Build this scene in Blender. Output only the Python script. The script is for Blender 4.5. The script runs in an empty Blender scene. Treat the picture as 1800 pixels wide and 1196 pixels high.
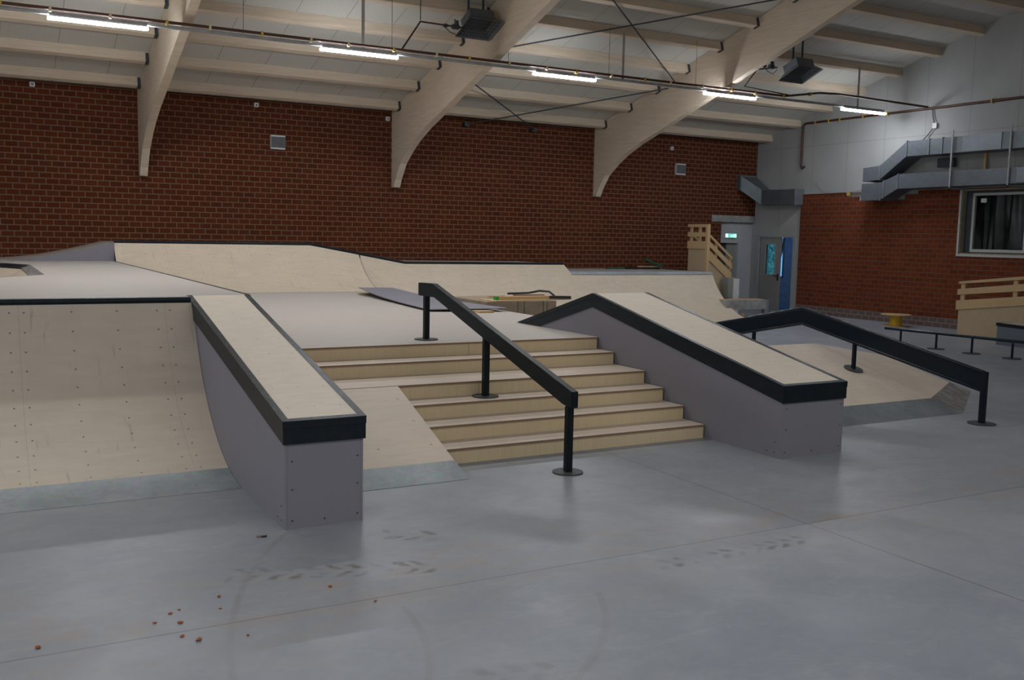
import bpy, bmesh, math, random
from mathutils import Vector, Matrix
random.seed(7)
S = bpy.context.scene
COL = S.collection

# ---------------------------------------------------------------- camera
H = 2.05
yaw, pitch, roll = [math.radians(a) for a in (29.0987, 6.0901, 1.1693)]
fw = Vector((math.sin(yaw)*math.cos(pitch), math.cos(yaw)*math.cos(pitch), -math.sin(pitch)))
r0 = Vector((math.cos(yaw), -math.sin(yaw), 0)); u0 = r0.cross(fw)
rt = r0*math.cos(roll) + u0*math.sin(roll)
up = -r0*math.sin(roll) + u0*math.cos(roll)
cam = bpy.data.cameras.new('camera'); co = bpy.data.objects.new('camera', cam); COL.objects.link(co)
cam.sensor_width = 36; cam.lens = 1699.77/1800*36; cam.clip_end = 200
co.matrix_world = Matrix(((rt.x, up.x, -fw.x, 0), (rt.y, up.y, -fw.y, 0), (rt.z, up.z, -fw.z, H), (0, 0, 0, 1)))
S.camera = co

# ---------------------------------------------------------------- world, added fill lights, exposure
w = bpy.data.worlds.new('world'); S.world = w; w.use_nodes = True
w.node_tree.nodes['Background'].inputs[0].default_value = (0.55, 0.72, 1, 1)
w.node_tree.nodes['Background'].inputs[1].default_value = 0.5
S.view_settings.view_transform = 'Standard'; S.view_settings.look = 'None'
S.view_settings.exposure = 0.0; S.view_settings.gamma = 1; S.view_settings.use_curve_mapping = False

def area(name, loc, rot, sx, sy, power, col, spread=180):
    l = bpy.data.lights.new(name, 'AREA'); l.shape = 'RECTANGLE'; l.size = sx; l.size_y = sy
    l.energy = power; l.color = col; l.spread = math.radians(spread)
    o = bpy.data.objects.new(name, l); COL.objects.link(o); o.location = loc; o.rotation_euler = rot
    return o
# unseen fill lights added outside the frame
area('upper_fill_strip', (3.8, 13.2, 7.45), (0, 0, 0), 14.5, 0.15, 325, (1.0, 0.98, 0.95), 140)  # added strip above the frame, brightens the deck and back ramps
area('overhead_fill_strip', (4.0, 1.2, 6.6), (0, 0, 0), 18.0, 0.15, 330, (0.99, 0.985, 0.99), 160)  # added strip high over the camera, fills the front floor and ledge tops
area('rear_fill_light', (2.0, -6.6, 2.9), (math.radians(90), 0, 0), 18.0, 2.6, 185, (0.97, 0.98, 1.0))  # added panel behind the camera, fills faces turned towards it; no window there
area('left_fill_light', (-8.7, 6.0, 3.2), (0, math.radians(-90), 0), 2.4, 14.0, 380, (0.90, 0.94, 1.0))  # added panel inside the blank left wall, fills the left-facing sides
LAMP_E = 132.0

# ---------------------------------------------------------------- material helpers
class NT:
    def __init__(s, name):
        s.m = bpy.data.materials.new(name); s.m.use_nodes = True; s.t = s.m.node_tree
        s.b = s.t.nodes['Principled BSDF']
    def n(s, typ, **k):
        x = s.t.nodes.new(typ)
        for a, b in k.items(): setattr(x, a, b)
        return x
    def set(s, sock, v):
        if isinstance(v, bpy.types.NodeSocket): s.t.links.new(v, sock)
        else: sock.default_value = v
    def math(s, op, a, b=0.0, c=None, clamp=False):
        x = s.n('ShaderNodeMath', operation=op); x.use_clamp = clamp
        s.set(x.inputs[0], a); s.set(x.inputs[1], b)
        if c is not None: s.set(x.inputs[2], c)
        return x.outputs[0]
    def mix(s, f, a, b, mode='MIX'):
        x = s.n('ShaderNodeMix', data_type='RGBA', blend_type=mode)
        s.set(x.inputs[0], f)
        for i, v in ((6, a), (7, b)):
            if isinstance(v, tuple): v = (*v[:3], 1)
            s.set(x.inputs[i], v)
        return x.outputs[2]
    def geo(s):
        g = s.n('ShaderNodeNewGeometry'); return g.outputs['Position']
    def uv(s):
        return s.n('ShaderNodeUVMap').outputs[0]
    def sep(s, v):
        x = s.n('ShaderNodeSeparateXYZ'); s.set(x.inputs[0], v); return x.outputs
    def comb(s, x, y, z=0.0):
        c = s.n('ShaderNodeCombineXYZ'); s.set(c.inputs[0], x); s.set(c.inputs[1], y); s.set(c.inputs[2], z); return c.outputs[0]
    def scale(s, v, sc):
        m = s.n('ShaderNodeVectorMath', operation='MULTIPLY'); s.set(m.inputs[0], v); m.inputs[1].default_value = sc; return m.outputs[0]
    def noise(s, v, sc=1.0, det=4.0, rough=0.55, dist=0.0):
        x = s.n('ShaderNodeTexNoise'); s.set(x.inputs['Vector'], v); x.inputs['Scale'].default_value = sc
        x.inputs['Detail'].default_value = det; x.inputs['Roughness'].default_value = rough; x.inputs['Distortion'].default_value = dist
        return x.outputs[0]
    def ramp(s, f, a, b):
        x = s.n('ShaderNodeMapRange'); s.set(x.inputs[0], f); x.inputs[1].default_value = a; x.inputs[2].default_value = b; x.clamp = True
        return x.outputs[0]
    def bump(s, h, st=0.2, d=0.01):
        x = s.n('ShaderNodeBump'); s.set(x.inputs['Height'], h); x.inputs['Strength'].default_value = st; x.inputs['Distance'].default_value = d
        s.t.links.new(x.outputs[0], s.b.inputs['Normal'])
    def fin(s, col, rough=0.6, metal=0.0, spec=0.5):
        if isinstance(col, tuple): col = (*col[:3], 1)
        s.set(s.b.inputs['Base Color'], col); s.set(s.b.inputs['Roughness'], rough)
        s.b.inputs['Metallic'].default_value = metal; s.b.inputs['Specular IOR Level'].default_value = spec
        return s.m

def flat(name, col, rough=0.6, metal=0.0, var=0.12, sc=6.0, spec=0.5):
    n = NT(name); v = n.geo()
    f = n.noise(v, sc, 5)
    c2 = tuple(x*(1-var*2) for x in col)
    return n.fin(n.mix(n.ramp(f, 0.3, 0.7), c2, tuple(min(1, x*(1+var)) for x in col)), rough, metal, spec)

def emis(name, col, st):
    n = NT(name); n.fin((0.8, 0.8, 0.8), 0.5)
    n.b.inputs['Emission Color'].default_value = (*col, 1); n.b.inputs['Emission Strength'].default_value = st
    return n.m

def ply(name, col, P=None, cols=(), q=0.19, seam=None, r=0.0065, grain=(3.0, 0.5), stain=0.22, screw=(0.13, 0.09, 0.06), scuff=0.0):
    n = NT(name); u = n.uv()
    base = n.scale(u, (grain[0], grain[1]*14, 1))
    g = n.noise(base, 4.0, 6, 0.6, 0.6)
    g2 = n.noise(n.scale(u, (1.3, 1.1, 1)), 1.2, 5, 0.6)
    g3 = n.noise(n.scale(u, (9, 2.2, 1)), 1.0, 4, 0.6)
    c = n.mix(n.ramp(g, 0.3, 0.72), tuple(x*0.93 for x in col), tuple(min(1, x*1.05) for x in col))
    c = n.mix(n.math('MULTIPLY', n.ramp(g2, 0.42, 0.75), stain), c, (col[0]*0.72, col[1]*0.72, col[2]*0.74))
    c = n.mix(n.math('MULTIPLY', n.ramp(g3, 0.5, 0.8), stain*0.8), c, (col[0]*0.8, col[1]*0.76, col[2]*0.72))
    if scuff:
        g4 = n.noise(n.scale(u, (14, 1.8, 1)), 1.0, 3, 0.5)
        c = n.mix(n.math('MULTIPLY', n.ramp(g4, 0.64, 0.74), scuff), c, (0.12, 0.11, 0.11))
    if P:
        s = n.sep(u)
        um = n.math('FLOORED_MODULO', s[0], P)
        if seam is not None:
            d = n.math('LESS_THAN', n.math('ABSOLUTE', n.math('SUBTRACT', um, seam)), 0.0022)
            c = n.mix(n.math('MULTIPLY', d, 0.45), c, (0.16, 0.13, 0.1))
        du = None
        for k in cols:
            a = n.math('ABSOLUTE', n.math('SUBTRACT', um, k))
            du = a if du is None else n.math('MINIMUM', du, a)
        dv = n.math('ABSOLUTE', n.math('SUBTRACT', n.math('FLOORED_MODULO', s[1], q), q/2))
        dd = n.math('SQRT', n.math('ADD', n.math('MULTIPLY', du, du), n.math('MULTIPLY', dv, dv)))
        c = n.mix(n.math('MULTIPLY', n.math('LESS_THAN', dd, r), 0.8), c, screw)
    return n.fin(c, 0.55, 0, 0.35)

def brick(name, axis, c1, c2, mortar, pw=0.25, ph=0.1231, low=None, perf=0.35):
    n = NT(name); p = n.sep(n.geo())
    v = n.comb(p[axis], p[2], 0)
    b = n.n('ShaderNodeTexBrick', offset=0.5); n.set(b.inputs['Vector'], v)
    b.inputs['Scale'].default_value = 1; b.inputs['Brick Width'].default_value = pw; b.inputs['Row Height'].default_value = ph
    b.inputs['Mortar Size'].default_value = 0.0115; b.inputs['Mortar Smooth'].default_value = 0.15; b.inputs['Bias'].default_value = 0.0
    b.inputs['Color1'].default_value = (*c1, 1); b.inputs['Color2'].default_value = (*c2, 1); b.inputs['Mortar'].default_value = (*mortar, 1)
    c = b.outputs['Color']; mf = b.outputs['Fac']
    g = n.noise(n.geo(), 0.6, 4)
    c = n.mix(n.math('MULTIPLY', n.ramp(g, 0.35, 0.7), 0.25), c, n.mix(1.0, c, (0.72, 0.7, 0.72), 'MULTIPLY'))
    if perf:
        ck = n.n('ShaderNodeTexChecker'); ck.inputs['Scale'].default_value = 1
        a = n.math('ADD', p[axis], p[2]); bb = n.math('SUBTRACT', p[axis], p[2])
        n.set(ck.inputs['Vector'], n.comb(n.math('MULTIPLY', a, 44.0), n.math('MULTIPLY', bb, 44.0), 0.5))
        k = n.math('MULTIPLY', n.math('SUBTRACT', 1.0, mf), n.math('MULTIPLY', ck.outputs['Fac'], perf*2))
        c = n.mix(n.math('MINIMUM', k, 1.0), c, (0.035, 0.016, 0.012))
    if low:
        c = n.mix(n.math('MULTIPLY', n.math('LESS_THAN', p[2], low), 0.75), c, n.mix(mf, (0.14, 0.115, 0.105), (0.25, 0.24, 0.23)))
    n.bump(n.math('SUBTRACT', 1.0, mf), 0.35, 0.006)
    return n.fin(c, 0.9, 0, 0.08)

def floor_mat():
    n = NT('polished_concrete'); pos = n.geo(); p = n.sep(pos)
    a = n.noise(n.scale(pos, (1, 1, 0)), 0.35, 5, 0.6, 0.4)
    b = n.noise(n.scale(pos, (1, 1, 0)), 1.6, 6, 0.62, 0.5)
    c3 = n.noise(n.scale(pos, (1, 1, 0)), 14, 4, 0.6)
    c = n.mix(n.ramp(a, 0.35, 0.65), (0.205, 0.228, 0.262), (0.285, 0.300, 0.330))
    c = n.mix(n.math('MULTIPLY', n.ramp(b, 0.42, 0.72), 0.5), c, (0.178, 0.200, 0.232))
    b2 = n.noise(n.scale(pos, (0.8, 1.6, 0)), 2.6, 6, 0.7, 1.2)
    c = n.mix(n.math('MULTIPLY', n.ramp(b2, 0.52, 0.75), 0.4), c, (0.35, 0.35, 0.365))
    c = n.mix(n.math('MULTIPLY', n.ramp(c3, 0.4, 0.8), 0.12), c, (0.40, 0.39, 0.38))
    # brown dust around the wheel tracks
    d = n.noise(n.scale(pos, (1.2, 3.0, 0)), 1.4, 5, 0.65, 0.5)
    yb = n.math('SUBTRACT', 1.0, n.ramp(n.math('ABSOLUTE', n.math('SUBTRACT', p[1], 5.2)), 0.2, 1.1))
    c = n.mix(n.math('MULTIPLY', n.math('MULTIPLY', n.ramp(d, 0.46, 0.72), yb), 0.65), c, (0.30, 0.235, 0.185))
    e = n.noise(n.scale(pos, (1.0, 1.0, 0)), 26, 3, 0.7)
    c = n.mix(n.math('MULTIPLY', n.math('MULTIPLY', n.ramp(e, 0.64, 0.72), n.math('MULTIPLY', n.ramp(d, 0.5, 0.66), yb)), 0.7), c, (0.33, 0.17, 0.11))
    # saw-cut joints on a 6 m grid
    for ax, o in ((0, 5.28), (1, 4.98)):
        m = n.math('FLOORED_MODULO', n.math('SUBTRACT', p[ax], o-3.0), 6.0)
        l = n.math('LESS_THAN', n.math('ABSOLUTE', n.math('SUBTRACT', m, 3.0)), 0.0065)
        c = n.mix(n.math('MULTIPLY', l, 0.6), c, (0.11, 0.095, 0.085))
    # tyre scrub arcs
    def ring(c, cx, cy, R, wd, y0, y1, st, x1=99.0):
        dx = n.math('SUBTRACT', p[0], cx); dy = n.math('SUBTRACT', p[1], cy)
        r = n.math('SQRT', n.math('ADD', n.math('MULTIPLY', dx, dx), n.math('MULTIPLY', dy, dy)))
        k = n.math('SUBTRACT', 1.0, n.ramp(n.math('ABSOLUTE', n.math('SUBTRACT', r, R)), wd*0.4, wd))
        k = n.math('MULTIPLY', k, n.math('MULTIPLY', n.math('GREATER_THAN', p[1], y0), n.math('LESS_THAN', p[1], y1)))
        k = n.math('MULTIPLY', k, n.math('LESS_THAN', p[0], x1))
        return n.mix(n.math('MULTIPLY', k, n.math('MULTIPLY', n.ramp(b, 0.2, 0.6), st)), c, (0.15, 0.145, 0.135))
    for a_ in ARCS: c = ring(c, *a_)
    # chevron tread prints
    def tread(c, x0, y0, x1, y1, wd, pitch, st):
        L = math.hypot(x1-x0, y1-y0); ux, uy = (x1-x0)/L, (y1-y0)/L
        dx = n.math('SUBTRACT', p[0], x0); dy = n.math('SUBTRACT', p[1], y0)
        s = n.math('ADD', n.math('MULTIPLY', dx, ux), n.math('MULTIPLY', dy, uy))
        t = n.math('ADD', n.math('MULTIPLY', dx, -uy), n.math('MULTIPLY', dy, ux))
        at = n.math('ABSOLUTE', t)
        inb = n.math('MULTIPLY', n.math('LESS_THAN', at, wd), n.math('MULTIPLY', n.math('GREATER_THAN', s, 0.0), n.math('LESS_THAN', s, L)))
        sh = n.math('ADD', n.math('ADD', s, n.math('MULTIPLY', at, 0.7)), n.math('MULTIPLY', n.math('GREATER_THAN', t, 0.0), pitch*0.5))
        wob = n.noise(n.scale(pos, (1, 1, 0)), 9, 3)
        sh = n.math('ADD', sh, n.math('MULTIPLY', n.math('SUBTRACT', wob, 0.5), 0.16))
        tri = n.math('ABSOLUTE', n.math('SUBTRACT', n.math('FLOORED_MODULO', sh, pitch), pitch*0.5))
        st_ = n.math('SUBTRACT', 1.0, n.ramp(tri, pitch*0.13, pitch*0.30))
        gap = n.math('MULTIPLY', n.ramp(at, wd*0.06, wd*0.3), n.math('SUBTRACT', 1.0, n.ramp(at, wd*0.7, wd)))
        k = n.math('MULTIPLY', n.math('MULTIPLY', inb, st_), n.math('MULTIPLY', gap, n.ramp(n.noise(n.scale(pos, (1, 1, 0)), 5, 4), 0.38, 0.62)))
        return n.mix(n.math('MULTIPLY', k, st), c, (0.125, 0.115, 0.10))
    c = tread(c, 1.25, 5.71, 2.45, 5.32, 0.13, 0.135, 1.0)
    c = tread(c, 2.30, 6.12, 2.72, 5.86, 0.125, 0.15, 0.9)
    c = tread(c, 3.70, 4.72, 5.00, 4.72, 0.09, 0.13, 0.9)
    c = tread(c, 1.9, 3.85, 2.5, 3.7, 0.12, 0.16, 0.35)
    r = n.ramp(b, 0.2, 0.9)
    n.bump(c3, 0.04, 0.004)
    return n.fin(c, n.math('ADD', 0.34, n.math('MULTIPLY', r, 0.22)), 0, 0.45)

def circ(a, b, c):
    (ax, ay), (bx, by), (cx, cy) = a, b, c
    d = 2*(ax*(by-cy)+bx*(cy-ay)+cx*(ay-by))
    ux = ((ax*ax+ay*ay)*(by-cy)+(bx*bx+by*by)*(cy-ay)+(cx*cx+cy*cy)*(ay-by))/d
    uy = ((ax*ax+ay*ay)*(cx-bx)+(bx*bx+by*by)*(ax-cx)+(cx*cx+cy*cy)*(bx-ax))/d
    return ux, uy, math.hypot(ax-ux, ay-uy)
ARCS = [(*circ((1.787, 6.345), (1.24, 5.33), (0.975, 4.317)), 0.028, 3.0, 6.4, 0.4, 2.0),
        (*circ((3.083, 4.435), (2.80, 3.98), (2.383, 3.614)), 0.030, 3.0, 4.5, 0.35),
        (*circ((2.004, 4.682), (1.93, 4.3), (1.772, 3.919)), 0.028, 3.4, 4.8, 0.3)]

def galv(name, col=(0.36, 0.39, 0.42), rough=0.42, metal=0.75, sc=9.0):
    n = NT(name); v = n.geo()
    vo = n.n('ShaderNodeTexVoronoi'); vo.inputs['Scale'].default_value = sc*3; n.set(vo.inputs['Vector'], v)
    f = n.noise(v, sc*0.25, 4)
    c = n.mix(n.ramp(f, 0.3, 0.7), tuple(x*0.78 for x in col), tuple(x*1.1 for x in col))
    c = n.mix(0.10, c, vo.outputs['Color'], 'OVERLAY')
    return n.fin(c, rough, metal)

def worn_steel(name, col=(0.008, 0.013, 0.018), wear=(0.10, 0.12, 0.13), amt=0.5, rough=0.38):
    n = NT(name); v = n.geo()
    f = n.noise(n.scale(v, (6, 2, 6)), 2.2, 6, 0.7, 0.8)
    g = n.n('ShaderNodeNewGeometry'); nz = n.sep(g.outputs['True Normal'])[2]
    k = n.math('ADD', 0.25, n.math('MULTIPLY', n.ramp(nz, 0.6, 0.9), 1.6))   # scraped by boards on the upward faces
    k = n.math('MULTIPLY', n.math('MULTIPLY', n.ramp(f, 0.48, 0.70), amt), k, clamp=True)
    c = n.mix(k, col, wear)
    return n.fin(c, rough, 0.0, 0.18)

M = {}
M['floor'] = floor_mat()
M['brick'] = brick('perforated_red_brick', 0, (0.150, 0.036, 0.012), (0.108, 0.026, 0.010), (0.165, 0.102, 0.064))
M['brick_end'] = brick('orange_red_brick', 1, (0.175, 0.042, 0.015), (0.13, 0.030, 0.012), (0.115, 0.078, 0.058), low=0.246, perf=0.0)
M['plaster'] = flat('grey_plaster', (0.40, 0.41, 0.43), 0.8, 0, 0.06, 2.0)
def gable_mat():
    n = NT('gable_board'); p = n.sep(n.geo())
    g = n.noise(n.geo(), 0.9, 4); c = n.mix(n.ramp(g, 0.3, 0.7), (0.315, 0.315, 0.305), (0.365, 0.36, 0.35))
    for ax, o, per in ((1, 16.75, 1.25), (2, 4.82, 2.6)):
        m = n.math('FLOORED_MODULO', n.math('SUBTRACT', p[ax], o-per/2), per)
        l = n.math('LESS_THAN', n.math('ABSOLUTE', n.math('SUBTRACT', m, per/2)), 0.012)
        c = n.mix(n.math('MULTIPLY', l, 0.35), c, (0.17, 0.17, 0.165))
    return n.fin(c, 0.85, 0, 0.1)
M['gable'] = gable_mat()
def roof_mat():
    n = NT('roof_deck_sheet'); p = n.sep(n.geo())
    c = (0.50, 0.48, 0.43)
    m = n.math('FLOORED_MODULO', n.math('SUBTRACT', p[0], 0.55), 1.0)
    l = n.math('LESS_THAN', m, 0.014)
    rib = n.math('LESS_THAN', n.math('FLOORED_MODULO', p[0], 0.1), 0.012)
    cc = n.mix(n.math('MULTIPLY', rib, 0.10), c, (0.3, 0.29, 0.27))
    cc = n.mix(n.math('MULTIPLY', l, 0.7), cc, (0.16, 0.15, 0.13))
    return n.fin(cc, 0.7, 0, 0.3)
M['roof'] = roof_mat()
def glulam():
    n = NT('whitewashed_timber'); v = n.geo()
    g = n.noise(n.scale(v, (0.6, 0.7, 9)), 2.5, 5, 0.6, 0.3)
    g2 = n.noise(v, 3.5, 5, 0.6)
    c = n.mix(n.ramp(g, 0.3, 0.7), (0.53, 0.43, 0.32), (0.63, 0.52, 0.40))
    c = n.mix(n.math('MULTIPLY', n.ramp(g2, 0.6, 0.8), 0.25), c, (0.38, 0.28, 0.2))
    return n.fin(c, 0.75, 0, 0.25)
M['timber'] = glulam()
M['ply_ramp'] = ply('birch_ply_ramp', (0.55, 0.475, 0.39), 1.23, (0.046, 0.43, 0.81, 1.16), 0.187, 0.001, scuff=0.35, grain=(0.6, 0.2), r=0.0085)
M['ply_back'] = ply('birch_ply_back_ramp', (0.60, 0.50, 0.38), 1.25, (0.05, 0.42, 0.82, 1.2), 0.19, 0.001, scuff=0.2, r=0.008, grain=(0.6, 0.2))
M['ply_deck'] = ply('birch_ply_deck', (0.43, 0.39, 0.355), grain=(2.0, 0.6), stain=0.15)
M['ply_ledge'] = ply('birch_ply_ledge_top', (0.69, 0.61, 0.51), 0.60, (0.07, 0.30, 0.53), 0.42, None, r=0.0065, stain=0.12, grain=(1, 0.3))
M['ply_bank'] = ply('birch_ply_bank', (0.62, 0.53, 0.435), 0.62, (0.05, 0.31, 0.57), 0.42, None, r=0.007, stain=0.28, grain=(1, 0.3))
M['ply_hip'] = ply('birch_ply_hip', (0.64, 0.55, 0.46), stain=0.5, grain=(1, 0.3))
M['ply_riser'] = ply('birch_ply_riser', (0.66, 0.53, 0.335), grain=(14, 0.06), stain=0.15)
M['ply_edge'] = ply('ply_edge_brown', (0.24, 0.155, 0.095), stain=0.3)
M['ply_tread'] = ply('birch_ply_tread', (0.56, 0.47, 0.39), stain=0.25, grain=(0.4, 1.5))
M['pine'] = ply('raw_pine', (0.52, 0.36, 0.19), stain=0.35, grain=(0.5, 2.0))
M['ply_raw'] = ply('raw_plywood', (0.44, 0.335, 0.215), stain=0.25)
def purple(name, c):
    n = NT(name); v = n.geo(); f = n.noise(v, 260, 2, 0.7); g = n.noise(v, 1.5, 4)
    cc = n.mix(n.math('MULTIPLY', n.ramp(f, 0.4, 0.7), 0.22), c, tuple(x*1.6 for x in c))
    cc = n.mix(n.math('MULTIPLY', n.ramp(g, 0.4, 0.8), 0.12), cc, tuple(x*0.7 for x in c))
    return n.fin(cc, 0.6, 0, 0.35)
M['panel'] = purple('grey_coated_panel', (0.196, 0.188, 0.215))
M['panel_dark'] = purple('slate_coated_panel', (0.105, 0.12, 0.145))
M['trim'] = worn_steel('black_steel_trim', amt=0.28)
M['coping'] = worn_steel('black_steel_coping', amt=0.3, rough=0.28)
M['rail'] = worn_steel('black_rail_paint', col=(0.006, 0.010, 0.013), amt=0.2, rough=0.4)
M['rail_gloss'] = worn_steel('black_gloss_rail', col=(0.008, 0.014, 0.022), amt=0.05, rough=0.25)
M['base'] = worn_steel('dark_base_plate', col=(0.05, 0.055, 0.055), amt=0.3, rough=0.5)
M['zinc'] = galv('galvanised_plate', (0.25, 0.285, 0.31), 0.5, 0.45)
M['duct'] = galv('galvanised_duct', (0.125, 0.14, 0.155), 0.42, 0.35, 4)
M['duct2'] = galv('galvanised_duct_bright', (0.19, 0.21, 0.23), 0.40, 0.35, 4)
M['strap'] = galv('bright_strap', (0.6, 0.6, 0.6), 0.3, 0.85, 10)
M['scuffplate'] = worn_steel('scuffed_plate', col=(0.17, 0.165, 0.16), wear=(0.34, 0.32, 0.30), amt=0.8, rough=0.45)
M['steel_dark'] = flat('dark_steel', (0.035, 0.045, 0.055), 0.5)
M['rust'] = flat('brown_pipe', (0.075, 0.028, 0.018), 0.45, 0.2)
M['yellow'] = flat('yellow_clip', (0.50, 0.36, 0.08), 0.6)
M['cream_clip'] = flat('cream_clip', (0.60, 0.50, 0.32), 0.6)
M['trunk'] = flat('grey_trunking', (0.33, 0.335, 0.34), 0.5)
M['white'] = flat('white_plastic', (0.60, 0.60, 0.60), 0.5, 0, 0.04)
M['grille'] = flat('grey_grille', (0.11, 0.11, 0.115), 0.7)
M['tube'] = emis('lamp_diffuser', (0.86, 0.92, 1.0), LAMP_E)
M['card'] = flat('brown_cardboard', (0.30, 0.225, 0.16), 0.8)
M['green'] = flat('green_band', (0.02, 0.10, 0.05), 0.6)
M['greenpaint'] = flat('green_painted_end', (0.02, 0.30, 0.05), 0.6)
M['black'] = flat('black_rubber', (0.012, 0.012, 0.014), 0.5)
M['spoolyellow'] = flat('yellow_cable', (0.62, 0.38, 0.01), 0.5)
M['door'] = flat('grey_door_paint', (0.255, 0.25, 0.235), 0.55, 0, 0.04)
M['frame'] = flat('door_frame_grey', (0.30, 0.31, 0.32), 0.6, 0, 0.05)
M['lintel'] = flat('concrete_lintel', (0.32, 0.32, 0.31), 0.85, 0, 0.15)
M['cream'] = flat('cream_reveal', (0.33, 0.28, 0.18), 0.7)
M['upvc'] = flat('white_window_frame', (0.45, 0.45, 0.43), 0.5, 0, 0.03)
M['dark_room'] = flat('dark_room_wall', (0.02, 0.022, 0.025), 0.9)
M['vest'] = flat('vestibule_wall', (0.20, 0.28, 0.38), 0.8, 0, 0.1)
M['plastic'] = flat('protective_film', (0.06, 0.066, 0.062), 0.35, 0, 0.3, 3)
def foliage():
    n = NT('foliage_daylight'); v = n.geo()
    a = n.noise(n.scale(v, (1, 1, 1)), 7, 6, 0.75, 1.2)
    c = n.mix(n.ramp(a, 0.42, 0.64), (0.006, 0.035, 0.05), (0.05, 0.22, 0.27))
    n.fin((0, 0, 0), 0.8); n.set(n.b.inputs['Emission Color'], c); n.b.inputs['Emission Strength'].default_value = 1.0
    return n.m
M['foliage'] = foliage()
M['sky'] = emis('daylight_glazing', (0.10, 0.42, 0.95), 1.1)
M['exit_green'] = emis('exit_sign_green', (0.02, 0.55, 0.42), 0.9)
M['exit_white'] = emis('exit_sign_white', (0.6, 0.92, 1.0), 1.3)
g = NT('window_glass'); g.fin((0.9, 0.95, 0.95), 0.02); g.b.inputs['Transmission Weight'].default_value = 1.0; g.b.inputs['IOR'].default_value = 1.1
M['glass'] = g.m
M['chip'] = flat('brick_chip', (0.33, 0.085, 0.035), 0.9)
M['redplastic'] = flat('red_wrapper', (0.25, 0.03, 0.03), 0.5)

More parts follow.
